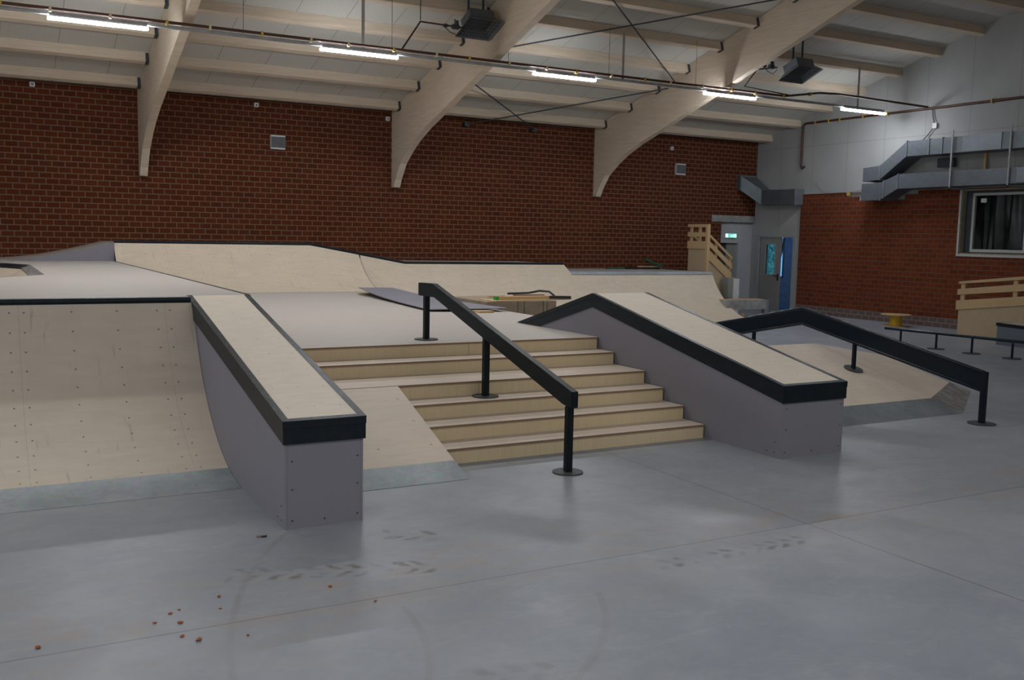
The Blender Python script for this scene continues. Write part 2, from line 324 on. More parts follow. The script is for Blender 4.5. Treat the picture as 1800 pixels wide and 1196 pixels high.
# ---------------------------------------------------------------- mesh builder
ORG = {}
class MB:
    def __init__(s): s.v = []; s.f = []
    def add(s, vs, fs, uvs=None):
        b = len(s.v); s.v += [Vector(x) for x in vs]
        for i, f in enumerate(fs): s.f.append(([b+k for k in f], uvs[i] if uvs else None))
        return s
    def box(s, x0, x1, y0, y1, z0, z1):
        v = [(x, y, z) for z in (z0, z1) for y in (y0, y1) for x in (x0, x1)]
        return s.add(v, [(0, 2, 3, 1), (4, 5, 7, 6), (0, 1, 5, 4), (2, 6, 7, 3), (0, 4, 6, 2), (1, 3, 7, 5)])
    def obox(s, c, ax, ay, az, hx, hy, hz):
        c = Vector(c); ax, ay, az = Vector(ax)*hx, Vector(ay)*hy, Vector(az)*hz
        v = [c+ax*i+ay*j+az*k for k in (-1, 1) for j in (-1, 1) for i in (-1, 1)]
        return s.add(v, [(0, 2, 3, 1), (4, 5, 7, 6), (0, 1, 5, 4), (2, 6, 7, 3), (0, 4, 6, 2), (1, 3, 7, 5)])
    def beam(s, p, q, w, h, up=(0, 0, 1)):
        p, q = Vector(p), Vector(q); d = (q-p); L = d.length; d.normalize()
        sd = d.cross(Vector(up)).normalized(); u = sd.cross(d)
        return s.obox((p+q)/2, d, sd, u, L/2, w/2, h/2)
    def prism(s, poly, ax, a, b):
        """poly of 2D points; ax: 'x' -> (y,z) swept a..b in x; 'y' -> (x,z); 'z' -> (x,y)"""
        def P(t, k):
            return {'x': (k, t[0], t[1]), 'y': (t[0], k, t[1]), 'z': (t[0], t[1], k)}[ax]
        n = len(poly); v = [P(t, a) for t in poly]+[P(t, b) for t in poly]
        f = [tuple(range(n)), tuple(range(2*n-1, n-1, -1))]+[(i, i+n, (i+1) % n+n, (i+1) % n) for i in range(n)]
        return s.add(v, f)
    def tube(s, p, q, r, n=12, r2=None):
        p, q = Vector(p), Vector(q); d = (q-p).normalized()
        a = d.orthogonal().normalized(); b = d.cross(a); r2 = r if r2 is None else r2
        v = [p+(a*math.cos(t)+b*math.sin(t))*r for t in [2*math.pi*i/n for i in range(n)]]
        v += [q+(a*math.cos(t)+b*math.sin(t))*r2 for t in [2*math.pi*i/n for i in range(n)]]
        return s.add(v, [tuple(range(n-1, -1, -1)), tuple(range(n, 2*n))]+[(i, (i+1) % n, (i+1) % n+n, i+n) for i in range(n)])
    def path(s, pts, r, n=10):
        pts = [Vector(p) for p in pts]; rings = []
        prev = None
        for i, p in enumerate(pts):
            d = ((pts[i]-pts[i-1]).normalized() if i else Vector((0, 0, 0)))+((pts[i+1]-pts[i]).normalized() if i < len(pts)-1 else Vector((0, 0, 0)))
            d.normalize()
            if prev is None: a = d.orthogonal().normalized()
            else: a = (prev-d*prev.dot(d)).normalized()
            prev = a; b = d.cross(a)
            rings.append([p+(a*math.cos(t)+b*math.sin(t))*r for t in [2*math.pi*k/n for k in range(n)]])
        v = [x for R in rings for x in R]; f = [tuple(range(n-1, -1, -1)), tuple(range((len(pts)-1)*n, len(pts)*n))]
        for i in range(len(pts)-1):
            for k in range(n): f.append((i*n+k, i*n+(k+1) % n, (i+1)*n+(k+1) % n, (i+1)*n+k))
        return s.add(v, f)
    def loft(s, secs):
        n = len(secs[0]); v = [x for q in secs for x in q]; m = len(secs)
        f = [tuple(range(n-1, -1, -1)), tuple(range((m-1)*n, m*n))]
        for i in range(m-1):
            for k in range(n): f.append((i*n+k, i*n+(k+1) % n, (i+1)*n+(k+1) % n, (i+1)*n+k))
        return s.add(v, f)
    def grid(s, rows, uvs):
        """rows[i][j] points, uvs same"""
        m, n = len(rows), len(rows[0]); b = [x for r in rows for x in r]
        f = []; uu = []
        for i in range(m-1):
            for j in range(n-1):
                ix = [(i, j), (i, j+1), (i+1, j+1), (i+1, j)]
                f.append([a*n+c for a, c in ix]); uu.append([uvs[a][c] for a, c in ix])
        return s.add(b, f, uu)
    def build(s, name, mat, parent=None, bevel=0.0, smooth=False, uvo=(0, 0)):
        me = bpy.data.meshes.new(name); o_ = ORG.get(parent.name, Vector()) if parent else None
        if o_ is None:
            o_ = Vector((0, 0, 0))
            xs = [v for v in s.v]; c = sum(xs, Vector())/len(xs); c.z = min(v.z for v in xs); o_ = c
            loc = c
        else: loc = None
        me.from_pydata([tuple(v-o_) for v in s.v], [], [f for f, _ in s.f]); me.update()
        ul = me.uv_layers.new(name='UVMap')
        for p, (f, u) in zip(me.polygons, s.f):
            n = p.normal; k = max(range(3), key=lambda i: abs(n[i]))
            for j, li in enumerate(p.loop_indices):
                if u: ul.data[li].uv = u[j]
                else:
                    w_ = s.v[f[j]]; a, b = {0: (1, 2), 1: (0, 2), 2: (0, 1)}[k]
                    ul.data[li].uv = (w_[a]+uvo[0], w_[b]+uvo[1])
        bm = bmesh.new(); bm.from_mesh(me)
        if not any(u for _, u in s.f): bmesh.ops.recalc_face_normals(bm, faces=bm.faces)
        if bevel: bmesh.ops.bevel(bm, geom=list(bm.edges), offset=bevel, segments=2, affect='EDGES', clamp_overlap=True)
        bm.to_mesh(me); bm.free()
        if smooth:
            for p in me.polygons: p.use_smooth = True
            try: me.set_sharp_from_angle(angle=math.radians(40))
            except Exception: pass
        me.materials.append(M[mat]); o = bpy.data.objects.new(name, me); COL.objects.link(o)
        if parent: o.parent = parent; ORG[o.name] = o_
        else: o.location = loc; ORG[o.name] = loc
        return o
def thing(name, label, cat, loc, group=None):
    o = bpy.data.objects.new(name, None); COL.objects.link(o); o.location = loc; o.empty_display_size = 0.2
    o['label'] = label; o['category'] = cat
    if group: o['group'] = group
    ORG[o.name] = Vector(loc); return o
def tag(o, label, cat, group=None):
    o['label'] = label; o['category'] = cat
    if group: o['group'] = group
    return o
def struct(o): o['kind'] = 'structure'; return o
def B(*a): return MB().box(*a)

# ---------------------------------------------------------------- setting
ZR = lambda y: 5.262+0.29*(22.19-y)
XG, YW = 21.18, 22.76
struct(B(-9, XG+0.2, -6.8, YW+0.3, -0.25, 0).build('floor', 'floor'))
mb = MB(); mb.box(-9, 19.85, YW, YW+0.24, 0, 5.07); mb.box(19.85, XG-0.001, YW, YW+0.24, 2.63, 5.07)
struct(mb.build('wall_back', 'brick'))
mb = MB(); yr = 22.86
mb.box(19.852, 19.872, yr, yr+0.16, 0, 2.628); mb.box(20.64, XG+0.2, yr, yr+0.16, 0, 2.628); mb.box(19.872, 20.64, yr, yr+0.16, 2.0, 2.628)
struct(mb.build('wall_back_recess', 'plaster'))
struct(B(19.46, XG-0.02, YW-0.02, YW+0.1, 2.635, 2.83).build('trim_1', 'lintel'))
d2 = struct(B(19.872, 20.25, yr+0.12, yr+0.16, 0.0, 2.0).build('door_2', 'steel_dark'))
B(20.25, 20.64, yr+0.09, yr+0.13, 0.0, 2.0).build('door_leaf', 'door', d2)
# gable wall with door and window openings
mb = MB(); g0, g1 = XG, XG+0.2
DY0, DY1, DZ = 20.98, 22.60, 2.25
WY0, WY1, WZ0, WZ1 = 12.3, 15.53, 1.85, 3.42
mb.box(g0, g1, -6.8, WY0, 0, 3.6); mb.box(g0, g1, WY0, WY1, 0, WZ0); mb.box(g0, g1, WY0, WY1, WZ1, 3.6)
mb.box(g0, g1, WY1, DY0, 0, 3.6); mb.box(g0, g1, DY0, DY1, DZ, 3.6); mb.box(g0, g1, DY1, 22.86, 0, 3.6)
mb.prism([(-6.8, 3.6), (22.86, 3.6), (22.86, ZR(22.86)), (8, ZR(8)), (-6.8, ZR(22.8))], 'x', g0, g1)
struct(mb.build('wall_right', 'gable'))
# brick facing on the lower gable
mb = MB(); b0, b1 = 21.12, XG-0.002; top = 3.44
mb.box(b0, b1, -6.8, WY0, 0, top); mb.box(b0, b1, WY0, WY1, 0, WZ0); mb.box(b0, b1, WY0, WY1, WZ1, top-.002)
mb.box(b0, b1, WY1, 16.80, 0, top); mb.box(b0, b1, 16.80, 17.2, 0, 3.35); mb.box(b0, b1, 17.2, 18.72, 0, 3.22); mb.box(b0, b1, 18.72, 19.15, 0, 3.34); mb.box(b0, b1, 19.15, 20.81, 0, top)
struct(mb.build('wall_right_facing', 'brick_end'))
struct(B(b0-0.02, b0+0.05, 15.56, 20.81, top+0.002, top+0.012).build('trim_2', 'strap'))
# left and front walls
mb = MB(); mb.prism([(-6.8, 0), (22.86, 0), (22.86, ZR(22.86)), (8, ZR(8)), (-6.8, ZR(22.8))], 'x', -9.2, -9.0)
struct(mb.build('wall_left', 'gable'))
struct(B(-9, XG, -7.0, -6.8, 0, 5.5).build('wall_front', 'gable'))
mb = MB(); mb.prism([(23.1, ZR(23.1)), (8, ZR(8)), (-7.1, ZR(23.1)), (-7.1, ZR(23.1)+0.2), (8, ZR(8)+0.2), (23.1, ZR(23.1)+0.2)], 'x', -9.2, g1)
struct(mb.build('ceiling', 'roof'))

# door 1 : grey door with glazed leaf, the narrow leaf stands open
d1 = struct(thing('door_1', 'x', 'x', (XG, 21.8, 0))); del d1['label']; del d1['category']
mb = MB(); mb.box(XG-0.03, XG+0.08, DY1-0.12, DY1-0.001, 0, DZ-0.001); mb.box(XG-0.03, XG+0.08, DY0+0.001, DY0+0.1, 0, DZ-0.001); mb.box(XG-0.03, XG+0.08, DY0+0.1, DY1-0.12, DZ-0.05, DZ-0.001)
mb.build('door_frame', 'frame', d1)
L0, L1 = 21.60, 22.44; w0, w1, v0, v1 = 21.80, 22.21, 1.08, 1.98
mb = MB(); x0, x1 = XG+0.0, XG+0.05
mb.box(x0, x1, L0, w0, 0.01, DZ-0.05); mb.box(x0, x1, w1, L1, 0.01, DZ-0.05); mb.box(x0, x1, w0, w1, 0.01, v0); mb.box(x0, x1, w0, w1, v1, DZ-0.05)
leaf = mb.build('door_leaf', 'door', d1)
B(x0+0.02, x0+0.026, w0, w1, v0, v1).build('glass_pane', 'glass', leaf)
mb = MB(); mb.box(x0-0.015, x0, w0-0.03, w1+0.03, v0-0.03, v0); mb.box(x0-0.015, x0, w0-0.03, w1+0.03, v1, v1+0.03); mb.box(x0-0.015, x0, w0-0.03, w0, v0, v1); mb.box(x0-0.015, x0, w1, w1+0.03, v0, v1)
mb.build('glazing_bead', 'frame', leaf)
mb = MB(); mb.tube((x0-0.06, 21.66, 1.05), (x0-0.06, 21.80, 1.05), 0.012); mb.tube((x0-0.065, 21.66, 1.05), (x0, 21.66, 1.05), 0.012); mb.box(x0-0.012, x0, 21.635, 21.685, 0.90, 1.10)
mb.build('door_handle', 'black', leaf)
mb = MB(); mb.box(x1+0.02, x1+0.40, DY0+0.105, DY0+0.145, 0.01, DZ-0.06); mb.build('open_leaf', 'door', d1)
# vestibule behind the door
mb = MB(); X2 = 24.0
mb.box(g1, X2, 20.3, 20.4, 0, 2.7); mb.box(g1, X2, 26.2, 26.3, 0, 2.7); mb.box(g1, X2, 20.4, 26.2, 2.6, 2.7); mb.box(g1, X2, 20.4, 26.2, -0.1, 0.0)
mb.box(X2, X2+0.1, 20.4, 24.30, 0, 2.7); mb.box(X2, X2+0.1, 24.30, 25.14, 0, 0.85); mb.box(X2, X2+0.1, 24.30, 25.14, 2.3, 2.7); mb.box(X2, X2+0.1, 25.14, 26.2, 0, 2.7)
struct(mb.build('wall_vestibule', 'vest'))
wv = struct(thing('window_2', 'x', 'x', (X2, 24.8, 0.85))); del wv['label']; del wv['category']
mb = MB(); mb.box(X2-0.03, X2+0.03, 24.30, 24.34, 0.85, 2.3); mb.box(X2-0.03, X2+0.03, 24.55, 24.60, 0.85, 2.3); mb.box(X2-0.03, X2+0.03, 25.10, 25.14, 0.85, 2.3); mb.box(X2-0.03, X2+0.03, 24.3, 25.14, 0.85, 0.9); mb.build('window_frame', 'frame', wv)
B(X2+0.06, X2+0.08, 24.60, 25.14, 0.85, 2.3).build('garden_view', 'foliage', wv)
B(X2+0.06, X2+0.08, 24.30, 24.57, 0.85, 2.3).build('bright_view', 'sky', wv)
area('vestibule_daylight', (23.0, 24.6, 2.58), (0, 0, 0), 1.2, 2.2, 5, (0.12, 0.42, 1.0))
b = MB().beam((23.3, 23.93, 0.95), (23.3, 23.62, 2.2), 0.05, 0.10, (1, 0, 0)).build('leaning_board', 'white'); tag(b, 'pale narrow board leaning in the blue-lit room behind the open door', 'board')

# window 1 : dark glazed office window in the brick facing
w1_ = struct(thing('window_1', 'x', 'x', (XG, 14, WZ0))); del w1_['label']; del w1_['category']
mb = MB(); mb.box(b0-0.025, b0+0.005, WY1-0.005, WY1+0.045, WZ0-0.05, top-0.02); mb.box(b0-0.025, b0+0.005, WY0, WY1, WZ0-0.05, WZ0+0.005); mb.build('window_trim', 'upvc', w1_)
mb = MB(); mb.box(b0+0.01, g1+0.1, WY1-0.02, WY1-0.001, WZ0+0.01, WZ1-0.002); mb.box(b0+0.01, g1+0.1, WY0, WY1-0.02, WZ1-0.03, WZ1-0.002); mb.build('reveal_lining', 'cream', w1_)
B(b0+0.01, g1+0.1, WY0, WY1-0.02, WZ0+0.006, WZ0+0.03).build('window_sill', 'cream', w1_)
fx = XG+0.08; mb = MB(); fy = WY1-0.20
mb.box(fx, fx+0.07, fy-0.06, fy, WZ0+0.06, 3.33); mb.box(fx, fx+0.07, WY0+0.02, fy-0.06, 3.27, 3.33); mb.box(fx, fx+0.07, WY0+0.02, fy-0.06, WZ0+0.06, WZ0+0.13); mb.box(fx, fx+0.07, 13.88, 13.96, WZ0+0.13, 3.27)
mb.build('window_frame', 'upvc', w1_)
mb = MB(); mb.box(fx+0.01, fx+0.06, fy, WY1-0.022, WZ0+0.03, WZ1-0.03); mb.box(fx+0.01, fx+0.06, WY0, fy, WZ0+0.03, WZ0+0.06); mb.box(fx+0.01, fx+0.06, WY0, fy, 3.33, WZ1-0.03)
mb.build('frame_packer', 'steel_dark', w1_)
B(fx+0.03, fx+0.036, 13.96, fy-0.06, WZ0+0.13, 3.27).build('glass_pane', 'glass', w1_)
B(fx+0.03, fx+0.036, WY0+0.02, 13.88, WZ0+0.13, 3.27).build('glass_pane', 'glass', w1_)
B(fx+0.024, fx+0.029, 14.98, 15.13, 3.10, 3.20).build('window_sticker', 'white', w1_)
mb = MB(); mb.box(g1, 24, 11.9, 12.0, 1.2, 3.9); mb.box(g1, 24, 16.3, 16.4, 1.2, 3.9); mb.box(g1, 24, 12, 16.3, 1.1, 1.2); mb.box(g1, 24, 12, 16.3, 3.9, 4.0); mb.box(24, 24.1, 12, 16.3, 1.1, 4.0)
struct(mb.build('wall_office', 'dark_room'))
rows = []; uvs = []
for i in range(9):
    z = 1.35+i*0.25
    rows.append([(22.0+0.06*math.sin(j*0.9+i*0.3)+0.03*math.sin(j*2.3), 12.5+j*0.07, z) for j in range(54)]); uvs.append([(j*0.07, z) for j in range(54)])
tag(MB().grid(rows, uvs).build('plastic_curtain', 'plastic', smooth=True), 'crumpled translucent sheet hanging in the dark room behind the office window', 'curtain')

# ---------------------------------------------------------------- roof timber
curve = [(22.75, 3.215), (22.60, 3.215), (22.50, 3.40), (22.19, 3.77), (21.75, 4.06), (21.34, 4.27), (20.7, 4.52), (19.95, 4.75), (18.55, 5.20), (17.8, 5.44), (16.95, 5.72), (15.3, 6.24), (13.97, 6.68), (11, 7.55), (8.0, 8.4)]
poly = curve+[(8.0, ZR(8)-0.01), (22.75, ZR(22.75)-0.01)]
BX = [(3.22, 3.38), (9.14, 9.31), (15.15, 15.31)]
bl = ['leftmost of the three curved white timber roof beams, above the left end of the ramps',
      'middle curved white timber roof beam, behind the left gas heater', 'rightmost curved white timber roof beam, lit by the fourth lamp']
for (a, b), l in zip(BX, bl):
    tag(MB().prism(poly, 'x', a, b).build('roof_beam', 'timber'), l, 'beam', 'curved glulam roof beams')
sl = math.atan(0.29); nv = Vector((0, math.sin(sl), math.cos(sl))); tv = Vector((0, -math.cos(sl), math.sin(sl)))
bays = [(-2.6, 3.22), (3.38, 9.14), (9.31, 15.15), (15.31, XG-0.002)]
bn = ['left of first curved beam', 'between first and middle beams', 'between middle and last beams', 'right of the last curved beam']
on = ['first', 'second', 'third', 'fourth', 'fifth', 'sixth', 'seventh', 'eighth', 'ninth', 'tenth']
def pxy(P):
    q = Vector(P)-Vector((0, 0, H)); return 900+1699.77*q.dot(rt)/q.dot(fw), 598-1699.77*q.dot(up)/q.dot(fw)
for bi, (a, b) in enumerate(bays):
    for k in range(9):
        y, z = 22.13-1.147*k, 5.07+0.29*1.147*k
        if all(pxy((x, y, z))[1] < -60 or not (-100 < pxy((x, y, z))[0] < 1900) for x in (a+.4, (a+b)/2, b)): continue
        c = Vector((0, y, z))+nv*0.10+(-tv)*0.068
        l = f'white purlin, {on[k]} up from brick wall, {bn[bi]}'
        t = thing('purlin', l, 'purlin', ((a+b)/2, y, z), 'roof purlins')
        c.x = (a+b)/2
        MB().obox(c, (1, 0, 0), tv, nv, (b-a)/2-0.002, 0.068, 0.099).build('timber', 'timber', t)
        if bi < 3:
            mb = MB(); ph = c.copy(); ph.x = b-0.045
            mb.obox(ph+tv*0.073-nv*0.012, (1, 0, 0), tv, nv, 0.032, 0.004, 0.092); mb.obox(ph-tv*0.073-nv*0.012, (1, 0, 0), tv, nv, 0.032, 0.004, 0.092)
            mb.obox(ph-nv*0.104, (1, 0, 0), tv, nv, 0.032, 0.077, 0.004)
            mb.build('joist_hanger', 'steel_dark', t)

# bracing rods
rods = [((9.31, 19.70, 5.736), (13.136, 22.6, 4.895), 'thin dark bracing rod from the middle curved beam down right to the brick wall'),
        ((11.145, 22.6, 4.897), (15.15, 19.54, 5.78), 'thin dark bracing rod from the brick wall up right to the last curved beam'),
        ((9.31, 19.15, 5.895), (15.15, 14.90, 7.125), 'upper bracing rod rising right from the middle curved beam to the last'),
        ((15.15, 19.246, 5.866), (9.31, 14.87, 7.135), 'upper bracing rod rising left out of the picture from the last curved beam')]
for p, q, l in rods:
    t = thing('bracing_rod', l, 'rod', p, 'roof bracing rods')
    MB().tube(p, q, 0.016, 8).build('rod', 'steel_dark', t)
    for e in (p, q):
        if abs(e[1]-22.6) < 0.01:
            B(e[0]-0.07, e[0]+0.07, 22.60, 22.755, e[2]-0.05, e[2]+0.05).build('wall_bracket', 'steel_dark', t)

# ---------------------------------------------------------------- lamps, trunking, pipe
YL = 17.4
t = thing('cable_trunking', 'long grey trunking rail carrying the five lamps across the hall', 'trunking', (9, YL, 5.42))
B(-2.6, 20.42, YL-0.03, YL+0.03, 5.405, 5.455).build('rail', 'trunk', t)
lx = [(1.145, 2.649), (5.60, 7.09), (10.06, 11.555), (14.52, 16.02), (18.89, 20.41)]
ll = ['first fluorescent lamp from the left, largest, over the back ramp', 'second fluorescent lamp from the left, hung beside the bright strap', 'third fluorescent lamp from the left, middle of the row',
      'fourth fluorescent lamp from the left, throwing light on the last curved beam', 'last fluorescent lamp, lighting up the pale end wall']
for (a, b), l in zip(lx, ll):
    t = thing('fluorescent_lamp', l, 'lamp', ((a+b)/2, YL, 5.34), 'lamps along the trunking')
    B(a+0.02, b-0.02, YL-0.05, YL+0.05, 5.378, 5.404).build('lamp_body', 'white', t)
    sec = [(YL-0.05, 5.377), (YL-0.052, 5.352), (YL-0.035, 5.333), (YL+0.035, 5.333), (YL+0.052, 5.352), (YL+0.05, 5.377)]
    MB().prism(sec, 'x', a, b).build('diffuser', 'tube', t)
for i, (x, z1, l) in enumerate(((6.41, 6.44, 'bright metal strap hanging down to the second lamp'), (12.26, 6.44, 'bright metal strap hanging between the third and fourth lamps'), (19.42, 6.44, 'dull metal strap hanging down to the last lamp'))):
    tag(B(x-0.03, x+0.03, YL-0.005, YL+0.005, 5.46, z1).build('hanging_strap', 'strap' if i < 2 else 'trunk'), l, 'strap', 'straps holding the trunking')
for x, l in ((4.22, 'thin wire holding the trunking left of the second lamp'), (6.98, 'thin wire holding the trunking at the right end of the second lamp'), (11.9, 'thin wire holding the trunking right of the third lamp'), (14.25, 'thin wire holding the trunking just left of the fourth lamp'), (9.47, 'thin wire holding the trunking right of the middle curved beam')):
    tag(MB().tube((x, YL, 5.456), (x, YL, 6.5), 0.004, 6).build('suspension_wire', 'steel_dark'), l, 'wire', 'suspension wires')
t = thing('gas_pipe', 'brown gas pipe with yellow clips running above the lamps to the end wall', 'pipe', (9, 17.3, 5.5))
yp = YL-0.08
pp = [(-2.6, yp, 5.485), (8, yp, 5.495), (16.9, yp, 5.49), (18.0, yp, 5.66), (18.6, yp-0.05, 5.68), (21.05, 16.62, 5.50)]
MB().path(pp, 0.026).build('pipe', 'rust', t, smooth=True)
for i in range(24):
    x = -0.4+i*0.82+0.07*math.sin(i*2.1)
    if x > 18.0: break
    z = 5.49 if x < 16.9 else 5.49+(x-16.9)/1.1*0.17
    B(x-0.02, x+0.02, yp-0.034, yp+0.034, z-0.05, z+0.036).build('pipe_clip', 'yellow' if i % 5 in (1, 4) or x > 15.5 else 'cream_clip', t)
t = thing('wall_gas_pipe', 'brown gas pipe running level along the pale end wall, turning down at the left', 'pipe', (21.12, 18, 5.4))
MB().path([(21.12, 20.86, 4.22), (21.12, 20.88, 4.3), (21.12, 20.88, 5.40), (21.12, 20.80, 5.475), (21.12, 9, 5.46)], 0.032).build('pipe', 'rust', t, smooth=True)
MB().path([(21.12, 20.875, 4.27), (21.10, 20.82, 4.20), (21.12, 20.74, 4.25)], 0.033).build('elbow', 'steel_dark', t, smooth=True)
for y in (20.4, 19.9, 19.5, 18.7, 17.9, 14.9, 13.6):
    B(21.08, XG-0.001, y-0.015, y+0.015, 5.42, 5.52).build('pipe_clip', 'yellow', t)

def heater(cx, cy, cz, l, label_pipe, pts, rods_, tilt=22):
    t = thing('gas_heater', l, 'heater', (cx, cy, cz), 'gas heaters on the beams')
    a = math.radians(tilt); ay = Vector((0, math.cos(a), -math.sin(a))); az = Vector((0, math.sin(a), math.cos(a))); ax = Vector((1, 0, 0))
    c = Vector((cx, cy, cz)); hx, hy, hz = 0.26, 0.22, 0.09
    bb = MB().obox(c+az*0.12, ax, ay, az, hx, hy, hz).build('burner_box', 'duct', t, bevel=0.01)
    lo = [c+ax*i*0.37+ay*j*0.33-az*0.10 for i, j in ((-1, -1), (1, -1), (1, 1), (-1, 1))]
    hi = [c+ax*i*0.26+ay*j*0.22+az*0.03 for i, j in ((-1, -1), (1, -1), (1, 1), (-1, 1))]
    mb = MB()
    for k in range(4):
        k2 = (k+1) % 4; o = (lo[k]+lo[k2]+hi[k]+hi[k2])/4-c; o.normalize(); o *= 0.012
        mb.add([lo[k], lo[k2], hi[k2], hi[k], lo[k]+o, lo[k2]+o, hi[k2]+o, hi[k]+o], [(0, 1, 2, 3), (7, 6, 5, 4), (0, 4, 5, 1), (1, 5, 6, 2), (2, 6, 7, 3), (3, 7, 4, 0)])
    hood = mb.build('reflector_hood', 'duct', t)
    mb = MB()
    for i in range(9): f = -0.30+i*0.075; mb.beam(c+ax*f-ay*0.3-az*0.085, c+ax*f+ay*0.3-az*0.085, 0.006, 0.006)
    for i in range(6): f = -0.27+i*0.108; mb.beam(c-ax*0.34+ay*f-az*0.085, c+ax*0.34+ay*f-az*0.085, 0.006, 0.006)
    mb.build('wire_guard', 'black', hood)
    MB().obox(c+az*0.026, ax, ay, az, 0.25, 0.2, 0.004).build('burner_face', 'steel_dark', bb)
    for i, (dx, dy) in enumerate(rods_):
        p = c+ax*dx+ay*dy+az*0.21; B(p.x-0.02, p.x+0.02, p.y-0.012, p.y+0.012, p.z, ZR(p.y)-0.02).build('hanger', 'steel_dark', t)
    sp = MB().path(pts, 0.018, 8).build('supply_pipe', 'rust', t, smooth=True)
    q = Vector(pts[-1]); mb = MB(); mb.tube(q-Vector((0.25, 0, 0)), q-Vector((0.12, 0, 0.0)), 0.05); mb.tube(q-Vector((0.15, 0, 0)), q-Vector((0.15, 0, -0.12)), 0.03)
    mb.build('gas_valve', 'steel_dark', sp); MB().tube(q-Vector((0.42, 0, 0)), q-Vector((0.36, 0, 0)), 0.035).build('coupling', 'steel_dark', sp)
    MB().tube(q-Vector((0.2, 0, 0)), q-Vector((0.2, 0, -0.14)), 0.012).build('valve_lever', 'steel_dark', sp)
    q2 = [(q.x-0.45, q.y-0.02, q.z-0.02), (q.x-0.3, q.y-0.02, q.z-0.12), (q.x-0.15, q.y-0.02, q.z-0.16), (q.x-0.02, q.y-0.02, q.z-0.05)]
    MB().path(q2, 0.008, 6).build('cable', 'black', t, smooth=True)
    return t
heater(8.72, 17.25, 6.13, 'left gas heater with wire guard hanging beside the middle curved beam', '', [(7.15, yp, 5.51), (7.52, yp, 6.06), (8.44, yp, 6.05)], [(-0.19, 0), (0.13, 0)])
heater(16.55, 16.55, 5.93, 'right gas heater hanging beside the last curved beam', '', [(17.05, yp, 5.52), (15.62, yp, 5.60), (15.98, yp, 6.02), (16.2, 16.9, 6.02)], [(-0.15, 0), (0.13, 0)])
tag(MB().tube((7.52, yp, 6.09), (7.52, yp, 6.75), 0.01, 8).build('pipe_hanger_rod', 'steel_dark'), 'thin rod hanging down to the supply pipe of the left gas heater', 'rod')

# ---------------------------------------------------------------- ducts
def duct(path, x0, x1):
    secs = [[(x0, y, a), (x1, y, a), (x1, y, b), (x0, y, b)] for y, a, b in path]
    return MB().loft(secs)
up_p = [(18.10, 3.685, 4.035), (17.56, 3.71, 4.075), (16.77, 4.26, 4.635), (11.0, 4.27, 4.65)]
lo_p = [(18.12, 3.19, 3.625), (17.52, 3.19, 3.64), (16.98, 3.465, 3.83), (11.0, 3.49, 3.845)]
t = thing('upper_air_duct', 'upper galvanised air duct stepping up and running along the end wall', 'duct', (20.8, 16, 3.69))
duct(up_p, 20.55, 21.08).build('duct', 'duct', t)
for y, a, b in ((17.56, 3.70, 4.085), (16.77, 4.25, 4.645), (16.12, 4.26, 4.65), (15.75, 4.26, 4.65), (14.2, 4.265, 4.65), (13.4, 4.265, 4.65)):
    B(20.535, 21.09, y-0.012, y+0.012, a-0.005, b+0.005).build('flange', 'duct2', t)
B(20.545, 20.56, 14.22, 15.2, 4.275, 4.64).build('bright_section', 'duct2', t)
t = thing('lower_air_duct', 'lower galvanised air duct running just above the office window', 'duct', (20.8, 16, 3.19))
duct(lo_p, 20.55, 21.08).build('duct', 'duct', t)
for y, a, b in ((17.50, 3.18, 3.645), (17.40, 3.23, 3.70), (16.98, 3.455, 3.84), (13.75, 3.48, 3.85)):
    B(20.535, 21.09, y-0.012, y+0.012, a-0.005, b+0.005).build('flange', 'duct2', t)
B(20.53, 20.549, 12.6, 13.74, 3.50, 3.835).build('access_panel', 'duct2', t)
for y, l in ((15.45, 'left thin steel hanger holding both air ducts'), (13.95, 'right thin steel hanger holding both air ducts')):
    t = thing('duct_hanger', l, 'bracket', (20.52, y, 3.4), 'duct hangers')
    B(20.505, 20.525, y-0.02, y+0.02, 3.40, 4.80).build('hanger_rod', 'trunk', t); B(20.505, 21.11, y-0.02, y+0.02, 3.40, 3.44).build('hanger_rail', 'trunk', t)
tag(B(21.0, 21.1, 15.75, 16.2, 3.98, 4.20).build('vent_box', 'steel_dark'), 'small dark vent box on the end wall between the two air ducts', 'vent')
tag(B(21.08, XG-0.001, 14.93, 14.99, 3.86, 4.26).build('wall_batten', 'pine'), 'short brown batten on the end wall between the air ducts', 'batten')
t = thing('elbow_duct', 'short galvanised duct dropping out of the brick wall corner above the door', 'duct', (20.8, 21.5, 3.16))
R4 = lambda y, x0, x1, a, b: [(x0, y, a), (x1, y, a), (x1, y, b), (x0, y, b)]
MB().loft([R4(22.755, 20.40, 20.98, 3.60, 4.03), R4(22.62, 20.42, 20.98, 3.60, 4.03), R4(22.10, 20.80, 21.15, 3.16, 3.60), R4(20.75, 20.80, 21.15, 3.15, 3.59)]).build('duct', 'duct', t)
B(20.39, 21.0, 22.60, 22.63, 3.59, 4.04).build('flange', 'duct2', t); B(20.79, 21.16, 22.09, 22.115, 3.15, 3.61).build('flange', 'duct2', t)
B(20.79, 21.16, 20.74, 20.76, 3.14, 3.60).build('flange', 'duct2', t)
t = thing('junction_box', 'small pale junction box with a dark cable on the end wall above the upper duct', 'box', (XG, 16.3, 5.1))
B(XG-0.05, XG-0.001, 16.40, 16.52, 4.97, 5.10).build('box', 'white', t)
MB().path([(21.14, 16.55, 5.44), (21.14, 16.52, 5.25), (21.13, 16.46, 5.10)], 0.012, 8).build('cable', 'steel_dark', t, smooth=True)
MB().path([(21.13, 16.5, 4.97), (21.13, 16.65, 4.8), (21.1, 16.8, 4.66)], 0.012, 8).build('cable', 'steel_dark', t, smooth=True)
